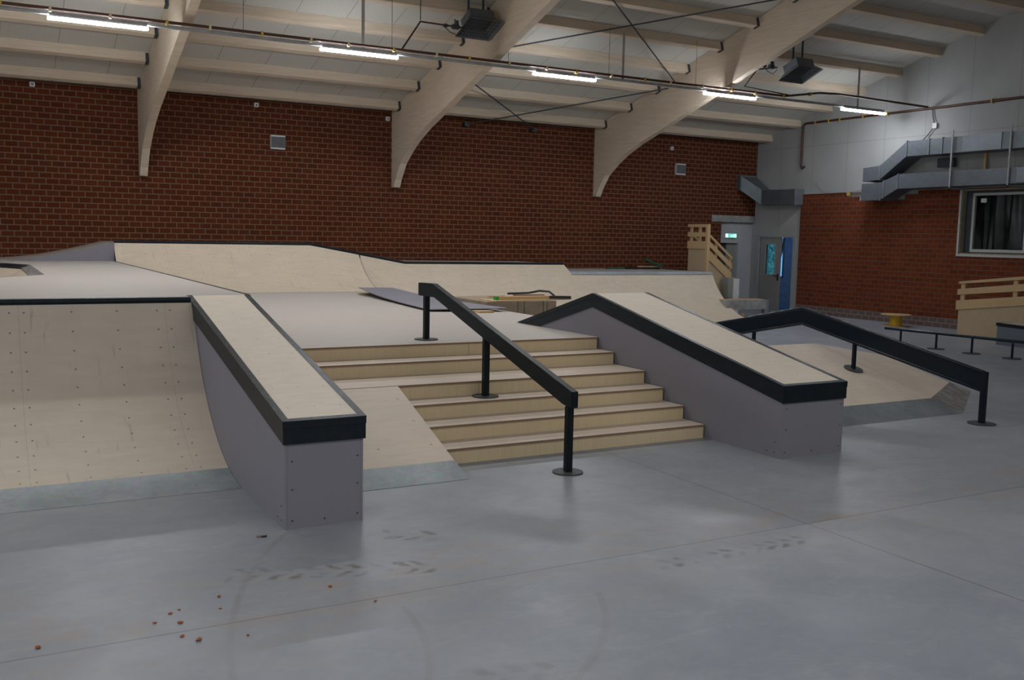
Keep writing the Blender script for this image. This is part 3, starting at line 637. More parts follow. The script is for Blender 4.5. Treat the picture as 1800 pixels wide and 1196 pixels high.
tag(MB().path([(21.16, 20.3, 3.78), (21.15, 20.25, 3.70), (21.15, 20.0, 3.52), (21.14, 19.7, 3.475), (21.14, 19.0, 3.47), (21.1, 18.2, 3.55)], 0.010, 8).build('loose_cable', 'trunk', smooth=True), 'loose grey cable lying along the top of the end brick facing', 'cable')
tag(B(b0-0.03, b0+0.05, 19.0, 19.12, 3.35, 3.46).build('foam_blob', 'yellow', bevel=0.015), 'small yellow foam block on the notched top of the end brick facing', 'foam')

# ---------------------------------------------------------------- wall fittings
for x, z, l in ((6.28, 4.13, 'left square grey wall speaker on the brick wall'), (18.155, 4.115, 'right square grey wall speaker on the brick wall near the corner')):
    t = thing('wall_speaker', l, 'speaker', (x, YW, z), 'speakers on the brick wall')
    B(x-0.17, x+0.17, YW-0.10, YW-0.001, z-0.16, z+0.16).build('speaker_box', 'white', t, bevel=0.006)
    B(x-0.165, x+0.165, YW-0.108, YW-0.1005, z-0.125, z+0.125).build('speaker_grille', 'grille', t)
for (px, z, l) in ((1.17, 4.99, 'small white sensor high on the brick wall at the far left'), (5.79, 4.95, 'small white sensor high on the brick wall above the left speaker'), (17.83, 4.70, 'small white sensor on the brick wall above the right speaker'), (9.02, 4.88, 'small white sensor on the brick wall hidden beside the middle beam')):
    t = thing('wall_sensor', l, 'sensor', (px, YW, z), 'sensors on the brick wall')
    B(px-0.05, px+0.05, YW-0.07, YW-0.001, z-0.05, z+0.05).build('housing', 'white', t, bevel=0.008)
    B(px-0.02, px+0.02, YW-0.074, YW-0.0705, z-0.025, z+0.01).build('lens', 'grille', t)
# exit sign
t = thing('exit_sign', 'small lit green emergency exit sign above the dark doorway', 'sign', (20.30, yr, 2.16))
B(20.07, 20.52, yr-0.05, yr-0.001, 2.155, 2.29).build('sign_box', 'white', t)
B(20.075, 20.515, yr-0.054, yr-0.0505, 2.16, 2.285).build('sign_face', 'exit_green', t)
yy0, yy1 = yr-0.057, yr-0.0545
mb = MB(); mb.box(20.08, 20.17, yy0, yy1, 2.17, 2.275); mb.build('white_panel', 'exit_white', t)
mb = MB(); mb.prism([(20.26, 2.215), (20.30, 2.245), (20.30, 2.23), (20.35, 2.23), (20.35, 2.20), (20.30, 2.20), (20.30, 2.185)], 'y', yy0, yy1)
mb.tube((20.415, yy0, 2.262), (20.415, yy1, 2.262), 0.011, 10)
mb.prism([(20.39, 2.25), (20.43, 2.25), (20.445, 2.225), (20.435, 2.215), (20.425, 2.23), (20.42, 2.205), (20.44, 2.18), (20.43, 2.172), (20.405, 2.20), (20.38, 2.172), (20.37, 2.18), (20.39, 2.21), (20.395, 2.235), (20.38, 2.225), (20.375, 2.235)], 'y', yy0, yy1)
mb.prism([(20.465, 2.172), (20.50, 2.172), (20.50, 2.272), (20.465, 2.272)], 'y', yy0, yy1)
mb.build('pictogram', 'exit_white', t)

# ---------------------------------------------------------------- skate park, left side
def arc_rows(xs, y0, zc, R, h_of_x, n=18, uvx=0.0, hmin=0.0):
    """quarter-pipe surface; rows along x, columns along the arc from hmin up to the lip height"""
    rows, uvs = [], []
    for x in xs:
        h = h_of_x(x); t1 = math.acos(1-h/R); t0 = math.acos(1-hmin/R) if hmin else 0.0
        rows.append([(x, y0+R*math.sin(t0+(t1-t0)*k/n), zc+R-R*math.cos(t0+(t1-t0)*k/n)) for k in range(n+1)])
        uvs.append([(x-uvx, -R*(t1-(t0+(t1-t0)*k/n))) for k in range(n+1)])
    return rows, uvs
def lip(y0, R, h): return y0+R*math.sin(math.acos(1-h/R))
ZP, ZD = 1.417, 0.858
t = thing('quarter_pipe', 'large curved plywood quarter pipe at the left front with dark round coping', 'ramp', (0, 8.6, 0))
hq = 1.385; Rq = 2.08; yq = 7.58
rows, uvs = arc_rows([-3.0+i*(1.812+3.0)/4 for i in range(5)], yq, 0, Rq, lambda x: hq, 24, 0.319, hmin=0.02)
MB().grid(rows, uvs).build('riding_surface', 'ply_ramp', t, smooth=True)
yl = lip(yq, Rq, hq)
MB().tube((-3.0, yl+0.005, hq+0.005), (1.79, yl+0.005, hq+0.005), 0.03, 16).build('coping', 'coping', t, smooth=True)
B(-3.0, 1.79, yl+0.036, 9.70, 0.6, ZP-0.02).build('back_frame', 'ply_raw', t)
rows, uvs = arc_rows([-3.0, -1.25, -1.245, 0.555, 0.558, 1.812], yq, 0.004, Rq, lambda x: 0.068, 6, 0, hmin=0.010)
rows = [[(r[0][0], r[0][1]-0.12, 0.0015)]+r for r in rows]; uvs = [[(u[0][0], u[0][1]-0.12)]+u for u in uvs]
MB().grid(rows, uvs).build('transition_plate', 'zinc', t)
# raised platform with bowl
yp0 = 9.705
pit = [(-4.0, 19.0), (0.45, 19.0), (0.82, 18.2), (0.82, 14.44), (-0.9, 12.1), (-4.0, 12.1)]
t = thing('raised_platform', 'large flat pale plywood platform behind the quarter pipe with a sunken bowl', 'platform', (-2, 15, 0))
def plate_hole(outer, holes, z, th):
    bm = bmesh.new(); loops = []
    for pts in [outer]+holes:
        vs = [bm.verts.new((x, y, z)) for x, y in pts]; loops.append([bm.edges.new((vs[i], vs[(i+1) % len(vs)])) for i in range(len(vs))])
    bmesh.ops.triangle_fill(bm, edges=[e for l in loops for e in l], use_beauty=True)
    mb = MB(); bm.verts.index_update()
    vs = [v.co.copy() for v in bm.verts]; fs = [[v.index for v in f.verts] for f in bm.faces]
    mb.add(vs, fs); bm.free(); return mb
t_top = plate_hole([(-8.99, 9.705), (1.79, 9.705), (1.79, 9.752), (2.42, 9.752), (2.42, 20.5), (2.42, 22.755), (-8.99, 22.755)], [pit], ZP, 0)
yl2 = yl+0.03
mbt = t_top; mbt.box(-3.0, 1.788, yl2+0.004, 9.705, ZP-0.018, ZP)
mbt.build('top_surface', 'ply_deck', t)
mb = MB(); mb.box(2.402, 2.42, 9.76, 22.75, ZD, ZP-0.004); mb.build('side_panel', 'panel', t)
MB().beam((2.403, 9.79, ZP+0.001), (2.403, 20.48, ZP+0.001), 0.03, 0.006).build('edge_strip', 'trim', t)
cxp, cyp = -1.8, 15.8
def inset(p, d):
    out = []
    n = len(p)
    for i in range(n):
        a, b, c = Vector(p[i-1]), Vector(p[i]), Vector(p[(i+1) % n]); e1 = (b-a).normalized(); e2 = (c-b).normalized()
        n1 = Vector((e1.y, -e1.x)); n2 = Vector((e2.y, -e2.x)); m = (n1+n2).normalized(); k = d/max(0.3, m.dot(n1)); out.append(tuple(b+m*k))
    return out
ins = inset(pit, 1.0); ins0 = inset(pit, 0.14)
mb = MB(); n = len(pit)
for i in range(n):
    j = (i+1) % n; a, b, c, d = ins0[i], ins0[j], ins[j], ins[i]
    mb.add([(*a, ZP-0.07), (*b, ZP-0.07), (*c, ZP-0.65), (*d, ZP-0.65)], [(0, 1, 2, 3)])
mb.add([(*p, ZP-0.65) for p in ins], [tuple(range(n))])
mb.build('bowl', 'ply_back', t)
mb0, mb1 = MB(), MB()
for i in range(n):
    j = (i+1) % n; a, b, c, d = pit[i], pit[j], ins0[j], ins0[i]; mb = mb0 if i in (0, 1, 5) else mb1
    mb.add([(*a, ZP+0.002), (*b, ZP+0.002), (*c, ZP-0.055), (*d, ZP-0.055)], [(0, 1, 2, 3)])
    mb.add([(*ins0[i], ZP-0.055), (*ins0[j], ZP-0.055), (*ins0[j], ZP-0.10), (*ins0[i], ZP-0.10)], [(0, 1, 2, 3)])
mb0.build('bowl_rim', 'trim', t); mb1.build('steel_rim', 'scuffplate', t)

def ledge(name, label, x0, x1, prof, band, ends_top, topmat, panelmat='panel', back_cap=False):
    """prof: (y,z) top line from front to back; x0..x1 outer width"""
    t = thing(name, label, 'ledge', ((x0+x1)/2, prof[0][0], 0))
    ins = 0.018; tw = 0.05
    body = [(prof[0][0]+ins, 0.0)]+[(prof[0][0]+ins, prof[0][1]-0.012)]+[(y, z-0.012) for y, z in prof[1:]]
    if back_cap: body += [(prof[-1][0]-0.02, ZD-0.02), (prof[-1][0]-0.02, 0.0)]
    else: body += [(prof[-1][0], 0.0)]
    # side and front panels
    spn = MB().prism(body, 'x', x0+ins, x0+ins+0.018).build('side_panel', panelmat, t)
    MB().prism(body, 'x', x1-ins-0.018, x1-ins).build('side_panel', panelmat, t)
    fpn = B(x0+ins+0.019, x1-ins-0.019, prof[0][0]+ins, prof[0][0]+ins+0.018, 0, prof[0][1]-0.013).build('front_panel', panelmat, t)
    # top board
    rows, uvs, s = [], [], 0
    for i, (y, z) in enumerate(prof):
        yy = y+tw*1.0 if i == 0 else y
        if i == 0: z = z+(prof[1][1]-prof[0][1])/(prof[1][0]-prof[0][0])*tw
        if i: s += math.hypot(prof[i][0]-prof[i-1][0], prof[i][1]-prof[i-1][1])
        rows.append([(x1-tw, yy, z), (x0+tw, yy, z)]); uvs.append([((x1-x0-2*tw), s), (0, s)])
    sc = 0.60/(x1-x0-2*tw)
    uvs = [[(u*sc*0.999, v) for u, v in r] for r in uvs]
    MB().grid(rows, uvs).build('top_board', topmat, t)
    # square edge tubes (0.05) and skirt plates below
    full = prof; sl0 = (prof[1][1]-prof[0][1])/(prof[1][0]-prof[0][0])
    def run(xa, xb, dz0, dz1, off=0.0):
        up_ = [(y, z+dz1) for y, z in prof]; lo_ = [(y, z+dz0) for y, z in prof]
        return MB().prism(up_+lo_[::-1], 'x', xa, xb)
    if back_cap:
        pb = prof[-1]
        def run(xa, xb, dz0, dz1, off=0.0):
            pf = list(prof); k = (pf[-1][1]-pf[-2][1])/(pf[-1][0]-pf[-2][0])
            def clip(dz):
                yb = pf[-1][0]-(dz-0.004)/k if dz < 0.004 else pf[-1][0]
                return [(y, z+dz) for y, z in pf[:-1]]+[(yb, pf[-1][1]+0.004 if dz < 0.004 else pf[-1][1]+dz)]
            return MB().prism(clip(dz1)+clip(dz0)[::-1], 'x', xa, xb)
    prof = [(full[0][0]+tw, full[0][1]+sl0*tw)]+list(full[1:])
    for xa, xb in ((x0, x0+tw), (x1-tw, x1)):
        run(xa, xb, -0.05, 0.004).build('edge_tube', 'trim', t)
    prof = [(full[0][0]+0.017, full[0][1]+sl0*0.017)]+list(full[1:])
    for xa, xb in ((x0+0.004, x0+0.016), (x1-0.016, x1-0.004)):
        run(xa, xb, -band, -0.051).build('skirt_plate', 'trim', t)
    prof = full; y, z = prof[0]
    MB().prism([(y, z-0.05), (y, z+0.004), (y+tw-0.0005, z+sl0*tw+0.004), (y+tw-0.0005, z+sl0*tw-0.05)], 'x', x0, x1).build('end_tube', 'trim', t)
    B(x0+0.003, x1-0.003, y+0.004, y+0.016, z-band, z-0.051).build('end_skirt', 'trim', t)
    # panel screws
    mb = MB()
    for zz in (0.06, 0.28, 0.48):
        for xx in (x0+0.07, x1-0.06):
            if zz < z-band-0.02: mb.tube((xx, y+ins-0.002, zz), (xx, y+ins+0.001, zz), 0.007, 8)
    mb.tube(((x0+x1)/2, y+ins-0.002, 0.05), ((x0+x1)/2, y+ins+0.001, 0.05), 0.007, 8)
    ms = MB()
    for yy, zz in ((y+0.10, 0.05), (y+0.20, 0.05), (y+0.10, 0.15)): ms.tube((x0+ins-0.002, yy, zz), (x0+ins+0.001, yy, zz), 0.007, 8)
    mb.build('screws', 'steel_dark', fpn)
    ms.build('screws', 'steel_dark', spn)
    return t
ledge('sloping_ledge', 'left sloping ledge with grey sides and black edges, beside the curved quarter pipe', 1.797, 2.40, [(6.415, 0.762), (9.752, ZP)], 0.160, None, 'ply_ledge')

# upper kicker at the far left, decks and back ramps
def concave(n=14):
    pts = []
    for i in range(n+1):
        f = i/n; pts.append((0.55+(2.42-0.55)*f, ZP+(0.363)*(f**1.45)))
    return pts
pk = concave(); YB = 20.52
t = thing('corner_kicker', 'small curved kicker with grey side rising against the brick wall', 'ramp', (1.6, YB, ZP))
rows = [[(x, YB, z+0.004), (x, YW-0.004, z+0.004)] for x, z in pk]; uvs = [[(x, YB), (x, YW)] for x, z in pk]
MB().grid([r[::-1] for r in rows][::-1], [r[::-1] for r in uvs][::-1]).build('riding_surface', 'ply_deck', t, smooth=True)
MB().prism([(x, z+0.002) for x, z in pk]+[(2.418, ZP+0.002)], 'y', YB+0.002, YB+0.02).build('side_panel', 'panel', t)

def ztop(x):
    P = [(2.42, 1.785), (6.40, 1.79), (8.52, 1.41), (12.74, 1.405), (12.90, 1.205), (17.42, 1.205)]
    for (a, za), (b, zb) in zip(P, P[1:]):
        if x <= b: return za+(zb-za)*(x-a)/(b-a)
    return P[-1][1]
RA, YA = 2.0, 18.93
RB_, YB_ = 2.1, 18.38
t = thing('back_quarter_pipe', 'wide pale quarter pipe rising from the upper deck, tallest part by the brick wall', 'ramp', (5, 19.5, ZD))
xsA = [2.422+i*(6.4-2.422)/8 for i in range(9)]+[6.4+i*(7.46-6.4)/4 for i in range(1, 5)]
rows, uvs = arc_rows(xsA, YA, ZD+0.003, RA, lambda x: ztop(x)-ZD, 20, 0.9)
MB().grid(rows, uvs).build('riding_surface', 'ply_back', t, smooth=True)
cp = [(x, lip(YA, RA, ztop(x)-ZD)+0.004, ztop(x)+0.012) for x in xsA]
MB().path(cp, 0.03, 12).build('coping', 'coping', t, smooth=True)
edge = []
mbx = MB()
ar = rows[-1]; secs = [[(7.462, y, z), (7.468, y, z), (7.468, y, z-0.03), (7.462, y, z-0.03)] for _, y, z in ar]
MB().loft(secs).build('edge_trim', 'trim', t)
t2 = thing('long_quarter_pipe', 'long low quarter pipe to the right of the tall one, ending in a galvanised edge', 'ramp', (12.5, 19.5, 0))
xsB = [7.47]+[8.52]+[8.52+i*(12.74-8.52)/5 for i in range(1, 6)]+[12.90]+[12.9+i*(17.42-12.9)/5 for i in range(1, 6)]
rows, uvs = arc_rows(xsB, YB_, 0.003, RB_, lambda x: ztop(x), 22, 0.35)
MB().grid(rows, uvs).build('riding_surface', 'ply_back', t2, smooth=True)
ys = rows[-1]
MB().loft([[(17.42, y, z+0.002), (17.44, y, z+0.002), (17.44, y+0.03, z-0.04), (17.42, y+0.03, z-0.04)] for _, y, z in ys]).build('edge_board', 'pine', t2)
poly = [(y, z-0.01) for _, y, z in ys[::-1]]+[(ys[-1][1], 0.0)]
MB().prism([(YB_+0.1, 0.0)]+[(y, z-0.012) for _, y, z in ys[4:]]+[(ys[-1][1], 0.0)], 'x', 17.395, 17.418).build('side_panel', 'ply_raw', t2)
cp = [(x, lip(YB_, RB_, ztop(x))+0.004, ztop(x)+0.010) for x in xsB[:7]]
MB().path(cp, 0.028, 12).build('coping', 'coping', t2, smooth=True)
yb2 = lip(YB_, RB_, 1.205)
MB().add([(12.92, yb2-0.045, 1.155), (17.42, yb2-0.045, 1.155), (17.42, yb2, 1.218), (12.92, yb2, 1.218), (12.92, yb2+0.07, 1.218), (17.42, yb2+0.07, 1.218), (12.92, yb2+0.07, 1.200), (17.42, yb2+0.07, 1.200)],
         [(0, 1, 2, 3), (3, 2, 5, 4), (4, 5, 7, 6)]).build('galvanised_edge', 'zinc', t2)
# decks behind
def deck(name, label, xs, zf, yf, x_side=None):
    t = thing(name, label, 'platform', ((xs[0]+xs[-1])/2, 21.6, 0))
    rows = [[(x, YW-0.005, zf(x)-0.003), (x, yf(x), zf(x)-0.003)] for x in xs]
    MB().grid(rows, [[(a[0], a[1]) for a in r] for r in rows]).build('top_surface', 'ply_deck', t)
    mb = MB(); mb.box(xs[0]+0.02, xs[0]+0.04, 20.9, YW-0.01, 0.0, zf(xs[0])-0.03); mb.box(xs[-1]-0.04, xs[-1]-0.02, 20.9, YW-0.01, 0.0, zf(xs[-1])-0.03)
    mb.build('support_frame', 'ply_raw', t); return t
deck('high_deck', 'narrow high plywood deck behind the tall quarter pipe, against the brick wall', [2.425, 6.4, 7.46], ztop, lambda x: lip(YA, RA, ztop(x)-ZD)+0.02)
deck('middle_deck', 'middle narrow plywood deck along the brick wall, below the high one', [7.47, 8.52, 12.74, 12.80], lambda x: ztop(min(x, 12.74)), lambda x: lip(YB_, RB_, ztop(min(x, 12.74)))+0.02)
deck('low_deck', 'lowest narrow plywood deck along the brick wall, strewn with offcuts', [12.82, 17.42], lambda x: 1.215, lambda x: yb2+0.07)

# main deck and stairs
XS0, XS1 = 2.44, 6.62
t = thing('main_deck', 'broad pale plywood deck at the top of the stairs', 'platform', (5, 14, 0))
B(2.425, 7.48, 9.745, 18.93, ZD-0.02, ZD).build('top_surface', 'ply_deck', t)
B(7.46, 7.48, 9.93+2, 18.93, 0, ZD-0.021).build('side_panel', 'panel', t)
t = thing('plywood_stairs', 'wide six-step plywood stairs between the two sloping ledges', 'stairs', (4.5, 8.7, 0))
ry = [7.72, 8.06, 8.42, 8.77, 9.385, 9.74]; rh = ZD/6
for i, y in enumerate(ry):
    zt = rh*(i+1); xl = 2.44 if i > 3 else 3.606
    if i == 3: xl = 3.606
    B(xl, XS1-0.012, y, y+0.018, rh*i if i else 0.0, zt-0.0185).build('riser', 'ply_riser', t)
    if i < 5:
        xl2 = 2.44 if i >= 3 else 3.606
        yn = ry[i+1]
        B(xl2, XS1-0.010, y-0.012, yn-0.001, zt-0.017, zt).build('tread', 'ply_tread', t)
        B(xl2, XS1-0.010, y-0.016, y-0.0125, zt-0.018, zt-0.001).build('nosing_edge', 'ply_edge', t)
    else:
        B(xl, XS1-0.010, y-0.012, y+0.003, zt-0.017, zt).build('nosing_board', 'ply_tread', t)
        B(xl, XS1-0.010, y-0.016, y-0.0125, zt-0.018, zt-0.001).build('nosing_edge', 'ply_edge', t)
mb = MB(); mb.box(4.86, 4.864, ry[5]-0.001, ry[5], rh*5, ZD-0.02); mb.box(4.50, 4.504, ry[3]-0.001, ry[3], rh*3, rh*4-0.02)
mb.build('panel_joint', 'ply_edge', t)
# bank beside the stairs
t = thing('small_bank', 'narrow plywood bank with a galvanised foot plate between left ledge and stairs', 'ramp', (3, 7.9, 0))
yb0, yb1, zb1 = 7.17, 8.765, rh*4
sb = zb1/(yb1-yb0)
rows = []; uvs = []
for y in (7.45, yb1):
    z = (y-yb0)*sb; rows.append([(3.60, y, z), (2.405, y, z)]); uvs.append([(1.2*0.62/1.195, y*1.06), (0, y*1.06)])
MB().grid(rows, uvs).build('riding_surface', 'ply_bank', t)
MB().add([(2.405, yb0, 0.004), (3.60, yb0, 0.004), (3.60, 7.452, (7.452-yb0)*sb+0.004), (2.405, 7.452, (7.452-yb0)*sb+0.004), (2.405, yb0, 0.0), (3.60, yb0, 0.0)], [(0, 1, 2, 3), (4, 5, 1, 0)]).build('foot_plate', 'zinc', t)
MB().prism([(yb0, 0.0), (yb1, zb1-0.003), (yb1, 0.0)], 'x', 3.584, 3.5995).build('side_panel', 'ply_raw', t)
ledge('peaked_ledge', 'right peaked ledge with grey sides and black edges, beside the stairs', 6.61, 7.46, [(6.61, 0.702), (9.88, 1.381), (11.75, ZD+0.002)], 0.165, None, 'ply_ledge', back_cap=True)

# ---------------------------------------------------------------- rails
def disc(x, y, z, r, t, nrm=(0, 0, 1)):
    n = Vector(nrm).normalized(); p = Vector((x, y, z))
    return MB().tube(p+n*0.001, p+n*0.011, r, 32).build('base_plate', 'base', t)
t = thing('stair_handrail', 'black square handrail running down the middle of the stairs', 'handrail', (4.5, 8.7, 0))
rp = [(10.27, 1.505), (9.89, 1.512), (6.945, 0.728), (6.945, 0.585), (7.09, 0.600), (9.84, 1.362), (10.27, 1.358)]
MB().prism(rp, 'x', 4.465, 4.535).build('rail', 'rail', t, bevel=0.004)
for y, z0, z1 in ((10.11, ZD, 1.36), (8.62, rh*3, 1.03), (7.03, 0, 0.59)):
    po = B(4.47, 4.53, y-0.03, y+0.03, z0+0.011, z1).build('post', 'rail', t, bevel=0.003)
    disc(4.5, y, z0, 0.135, po)
t = thing('peaked_rail', 'tall black flat-sided rail over the hip ramp, peaked in the middle', 'rail', (10.17, 9.3, 0))
XR = 10.17
pr = [(7.03, 0.616), (9.875, 1.152), (11.74, 0.764)]
q = [(y, z) for y, z in pr]
MB().prism([(y, z-0.015) for y, z in q]+[(y, z-0.225) for y, z in q[::-1]], 'x', XR-0.012, XR+0.012).build('web_plate', 'rail_gloss', t)
MB().path([(XR, y, z-0.018) for y, z in q], 0.024, 12).build('top_tube', 'rail_gloss', t, smooth=True)
MB().path([(XR, y, z-0.232) for y, z in q], 0.020, 12).build('bottom_tube', 'rail_gloss', t, smooth=True)
nb = Vector((0, -0.28, 1)).normalized()
for y, z0, z1, n_ in ((7.02, 0.0, 0.61, (0, 0, 1)), (8.93, 0.39, 0.74, nb), (10.83, 0.0, 0.73, (0, 0, 1))):
    r = 0.03 if y < 8 else 0.022
    po = B(XR-r, XR+r, y-r, y+r, z0+0.006, z1).build('post', 'rail_gloss', t, bevel=0.003)
    disc(XR, y, z0+(0.004 if z0 else 0), 0.155 if y < 8 else 0.125, po, n_)
t = thing('flat_rail', 'low straight black round rail at the right with four posts', 'rail', (16.68, 12.3, 0))
MB().tube((16.68, 13.87, 0.305), (16.68, 9.6, 0.335), 0.028, 14).build('rail', 'rail_gloss', t, smooth=True)
for y in (13.47, 12.62, 11.83, 11.0, 10.2):
    po = MB().tube((16.68, y, 0.01), (16.68, y, 0.29), 0.022, 12).build('post', 'rail_gloss', t, smooth=True); disc(16.68, y, 0, 0.165, po)

# ---------------------------------------------------------------- hip ramp
t = thing('hip_ramp', 'low pale plywood hip ramp with metal foot plates under the peaked rail', 'ramp', (9, 8.5, 0))
A0, A1 = Vector((7.47, 7.545, 0)), Vector((10.577, 7.556, 0)); Rg1 = Vector((10.36, 9.81, 0.639)); Rg0 = Vector((7.47, 9.80, 0.639))
A2 = Vector((12.30, 8.69, 0)); R2 = Vector((12.00, 9.93, 0.378))
far = A2+(R2-Rg1)*0.0
slp = 0.639/(9.81-7.55)
def fp(y): return (y-7.55)*slp
yc = 8.02
C0 = Vector((7.47, yc, fp(yc))); 
hipdir = (Rg1-A1); C1 = A1+hipdir*((yc-7.55)/(9.81-7.55)*0.93)
C0.z = C1.z; C0.y = C1.y
nR = Vector((0.167, -0.254, 0.953))
C2 = A2+(R2-A2).normalized()*0.32
far_foot = Vector((13.9, 9.75, 0))
F = R2+(R2-Rg1)*1.15; F.z = 0.0
MB().add([C0, C1, Rg1, Rg0], [(0, 1, 2, 3)]).build('front_bank', 'ply_hip', t)
MB().add([C1, C2, R2, Rg1], [(0, 1, 2, 3)]).build('side_bank', 'ply_hip', t)
MB().add([A0, A1, C1+Vector((0, 0, 0.004)), C0+Vector((0, 0, 0.004))], [(0, 1, 2, 3)]).build('foot_plate', 'zinc', t)
MB().add([A1, A2, C2+Vector((0, 0, 0.004)), C1+Vector((0, 0, 0.004))], [(0, 1, 2, 3)]).build('scuffed_foot_plate', 'scuffplate', t)['label'] = 'scuffed brown-grey metal foot plate'
mb = MB(); bk = Vector((0, 1.9, 0))
G0, G1, G2 = Vector((7.47, 11.9, 0)), Vector((10.4, 11.9, 0)), Vector((12.3, 11.0, 0))
mb.add([Rg0, Rg1, G1, G0], [(0, 1, 2, 3)]); mb.add([Rg1, R2, G2, G1], [(0, 1, 2, 3)]); mb.add([A2, G2, R2], [(0, 1, 2)]); mb.add([A2, R2, C2], [(0, 1, 2)])
mb.build('rear_bank', 'ply_hip', t)

# ---------------------------------------------------------------- stair tower by the corner
t = thing('access_stair_tower', 'raw timber access stair with board railing at the right end of the long ramp', 'stairs', (17.9, 21, 0))
xt, ya, ybk = 17.47, 20.62, 21.36
B(xt, xt+0.02, ya, ybk, 0, 1.84).build('end_panel', 'ply_raw', t)
B(xt-0.03, xt+0.07, ya-0.08, ya, 0, 2.50).build('newel_post', 'pine', t)
for z0, z1, th in ((1.83, 2.04, 0.03), (2.16, 2.28, 0.03), (2.42, 2.50, 0.05)):
    B(xt-0.03, xt-0.001, ya+0.0, ybk+0.02, z0, z1).build('guard_board', 'pine', t)
for y in (ybk-0.06, ya+0.32):
    B(xt+0.021, xt+0.07, y-0.04, y+0.04, 1.85, 2.44).build('guard_post', 'pine', t)
def slope(y, z0, h, name='guard_board', th=0.03, mat='pine'):
    a, b = (xt+0.10, z0), (18.40, z0-0.62)
    MB().prism([(a[0], a[1]), (b[0], b[1]), (b[0], b[1]-h), (a[0], a[1]-h)], 'y', y, y+th).build(name, mat, t)
for z0, h in ((2.24, 0.075), (2.05, 0.15), (1.80, 0.27)):
    slope(ya-0.03, z0, h); slope(ybk-0.03, z0+0.03, h)
for x in (17.85, 18.36): B(x-0.03, x+0.03, ya, ya+0.05, 1.85-(x-17.5)*0.7, 2.24-(x-17.5)*0.7).build('guard_post', 'pine', t)
MB().prism([(xt+0.03, 0), (xt+0.03, 1.75), (18.38, 1.10), (18.38, 0)], 'y', ya+0.001, ya+0.02).build('side_panel', 'ply_raw', t)
for i in range(5):
    x = xt+0.1+i*0.17; z = 1.15-i*0.22; B(x, x+0.2, ya+0.03, ybk-0.04, z-0.03, z).build('tread', 'pine', t)
t = thing('floor_cabinet', 'small grey metal cabinet standing beside the access stair', 'cabinet', (18.4, 20.45, 0))
B(18.04, 18.42, 20.30, 20.58, 0, 1.06).build('cabinet_body', 'door', t, bevel=0.005); B(18.22, 18.425, 20.29, 20.2995, 0.02, 1.03).build('cabinet_door', 'white', t)
# long box beam (unfinished bench) with steel end
t = thing('box_bench', 'long low grey-sided timber box with a steel drum end near the door', 'bench', (18.2, 19.5, 0))
B(17.25, 18.64, 19.45, 19.85, 0.25, 0.50).build('box_body', 'lintel', t); B(17.25, 18.60, 19.50, 19.80, 0.501, 0.515).build('top_board', 'pine', t)
MB().tube((18.73, 19.55, 0.0), (18.73, 19.55, 0.49), 0.10, 20).build('drum_end', 'zinc', t, smooth=True)
B(17.4, 17.5, 19.5, 19.8, 0, 0.25).build('leg', 'pine', t)
for i, (x, y, dx, dy, dz, m, l) in enumerate(((17.9, 19.1, 0.16, 0.06, 0.05, 'redplastic', 'red wrapper on the floor under the timber box bench'), (18.32, 19.22, 0.12, 0.08, 0.07, 'white', 'crumpled pale wrapper on the floor under the timber box bench'), (18.25, 18.95, 0.1, 0.08, 0.04, 'black', 'black scrap on the floor under the timber box bench'), (17.62, 19.2, 0.06, 0.05, 0.09, 'card', 'brown scrap on the floor under the timber box bench'))):
    me = MB().obox((x, y, dz+0.004), Vector((1, 0.3*i, 0)).normalized(), Vector((-0.3*i, 1, 0)).normalized(), (0, 0, 1), dx, dy, dz)
    tag(me.build('litter', m, bevel=0.02), l, 'litter', 'litter under the bench')
# offcuts on the low deck
zo = 1.214
for i, (x0, y, x1, yb_, th, m, l, lift) in enumerate(((15.4, 22.35, 16.5, 22.4, 0.045, 'green', 'dark green offcut lying on the low deck, left of the others', 0), (16.0, 22.25, 17.2, 22.3, 0.05, 'black', 'dark strip offcut lying on the low deck, middle of the pile', 0.0), (16.6, 22.5, 17.9, 22.5, 0.085, 'pine', 'orange-brown board lying on the low deck near the stair tower', 0), (17.0, 22.62, 17.41, 22.64, 0.12, 'rust', 'brown block lying on the low deck beside the brick wall', 0))):
    tag(MB().beam((x0, y, zo+th/2+0.001), (min(x1, 17.4), yb_, zo+th/2+0.001), 0.09, th).build('offcut', m), l, 'offcut', 'offcuts on the low deck')
tag(MB().beam((16.75, 22.42, 1.50), (17.40, 22.40, 1.285), 0.08, 0.05).build('propped_offcut', 'green'), 'dark green offcut propped up at an angle on the low deck pile', 'offcut')

# ---------------------------------------------------------------- material pile behind the deck
t = thing('cardboard_crate', 'long brown cardboard box with green straps behind the main deck', 'box', (8.3, 15, 0))
B(7.56, 8.95, 14.5, 16.0, 0, 0.945).build('carton', 'card', t, bevel=0.006)
mb = MB()
for x in (8.17, 8.30, 8.68, 8.76): mb.box(x-0.006, x+0.006, 14.496, 14.4999, 0.0, 0.948)
mb.build('strap_band', 'green', t)
zt = 0.947
pile = [((7.70, 14.75), (9.35, 14.95), 0.5, 0.012, 'pine', 'thin plywood sheet overhanging the right end of the cardboard box', 0.0),
        ((7.85, 14.72), (8.95, 14.78), 0.10, 0.055, 'pine', 'long pale timber with a green painted end on the cardboard box', 0.014),
        ((8.25, 15.05), (9.05, 15.1), 0.10, 0.05, 'ply_riser', 'short pale timber on the cardboard box behind the long one', 0.014),
        ((8.05, 15.35), (8.95, 15.3), 0.08, 0.03, 'pine', 'thin strip lying across the cardboard box at the back', 0.014),
        ((8.30, 14.9), (8.9, 14.85), 0.05, 0.02, 'ply_edge', 'brown strip on top of the timbers on the cardboard box', 0.072)]
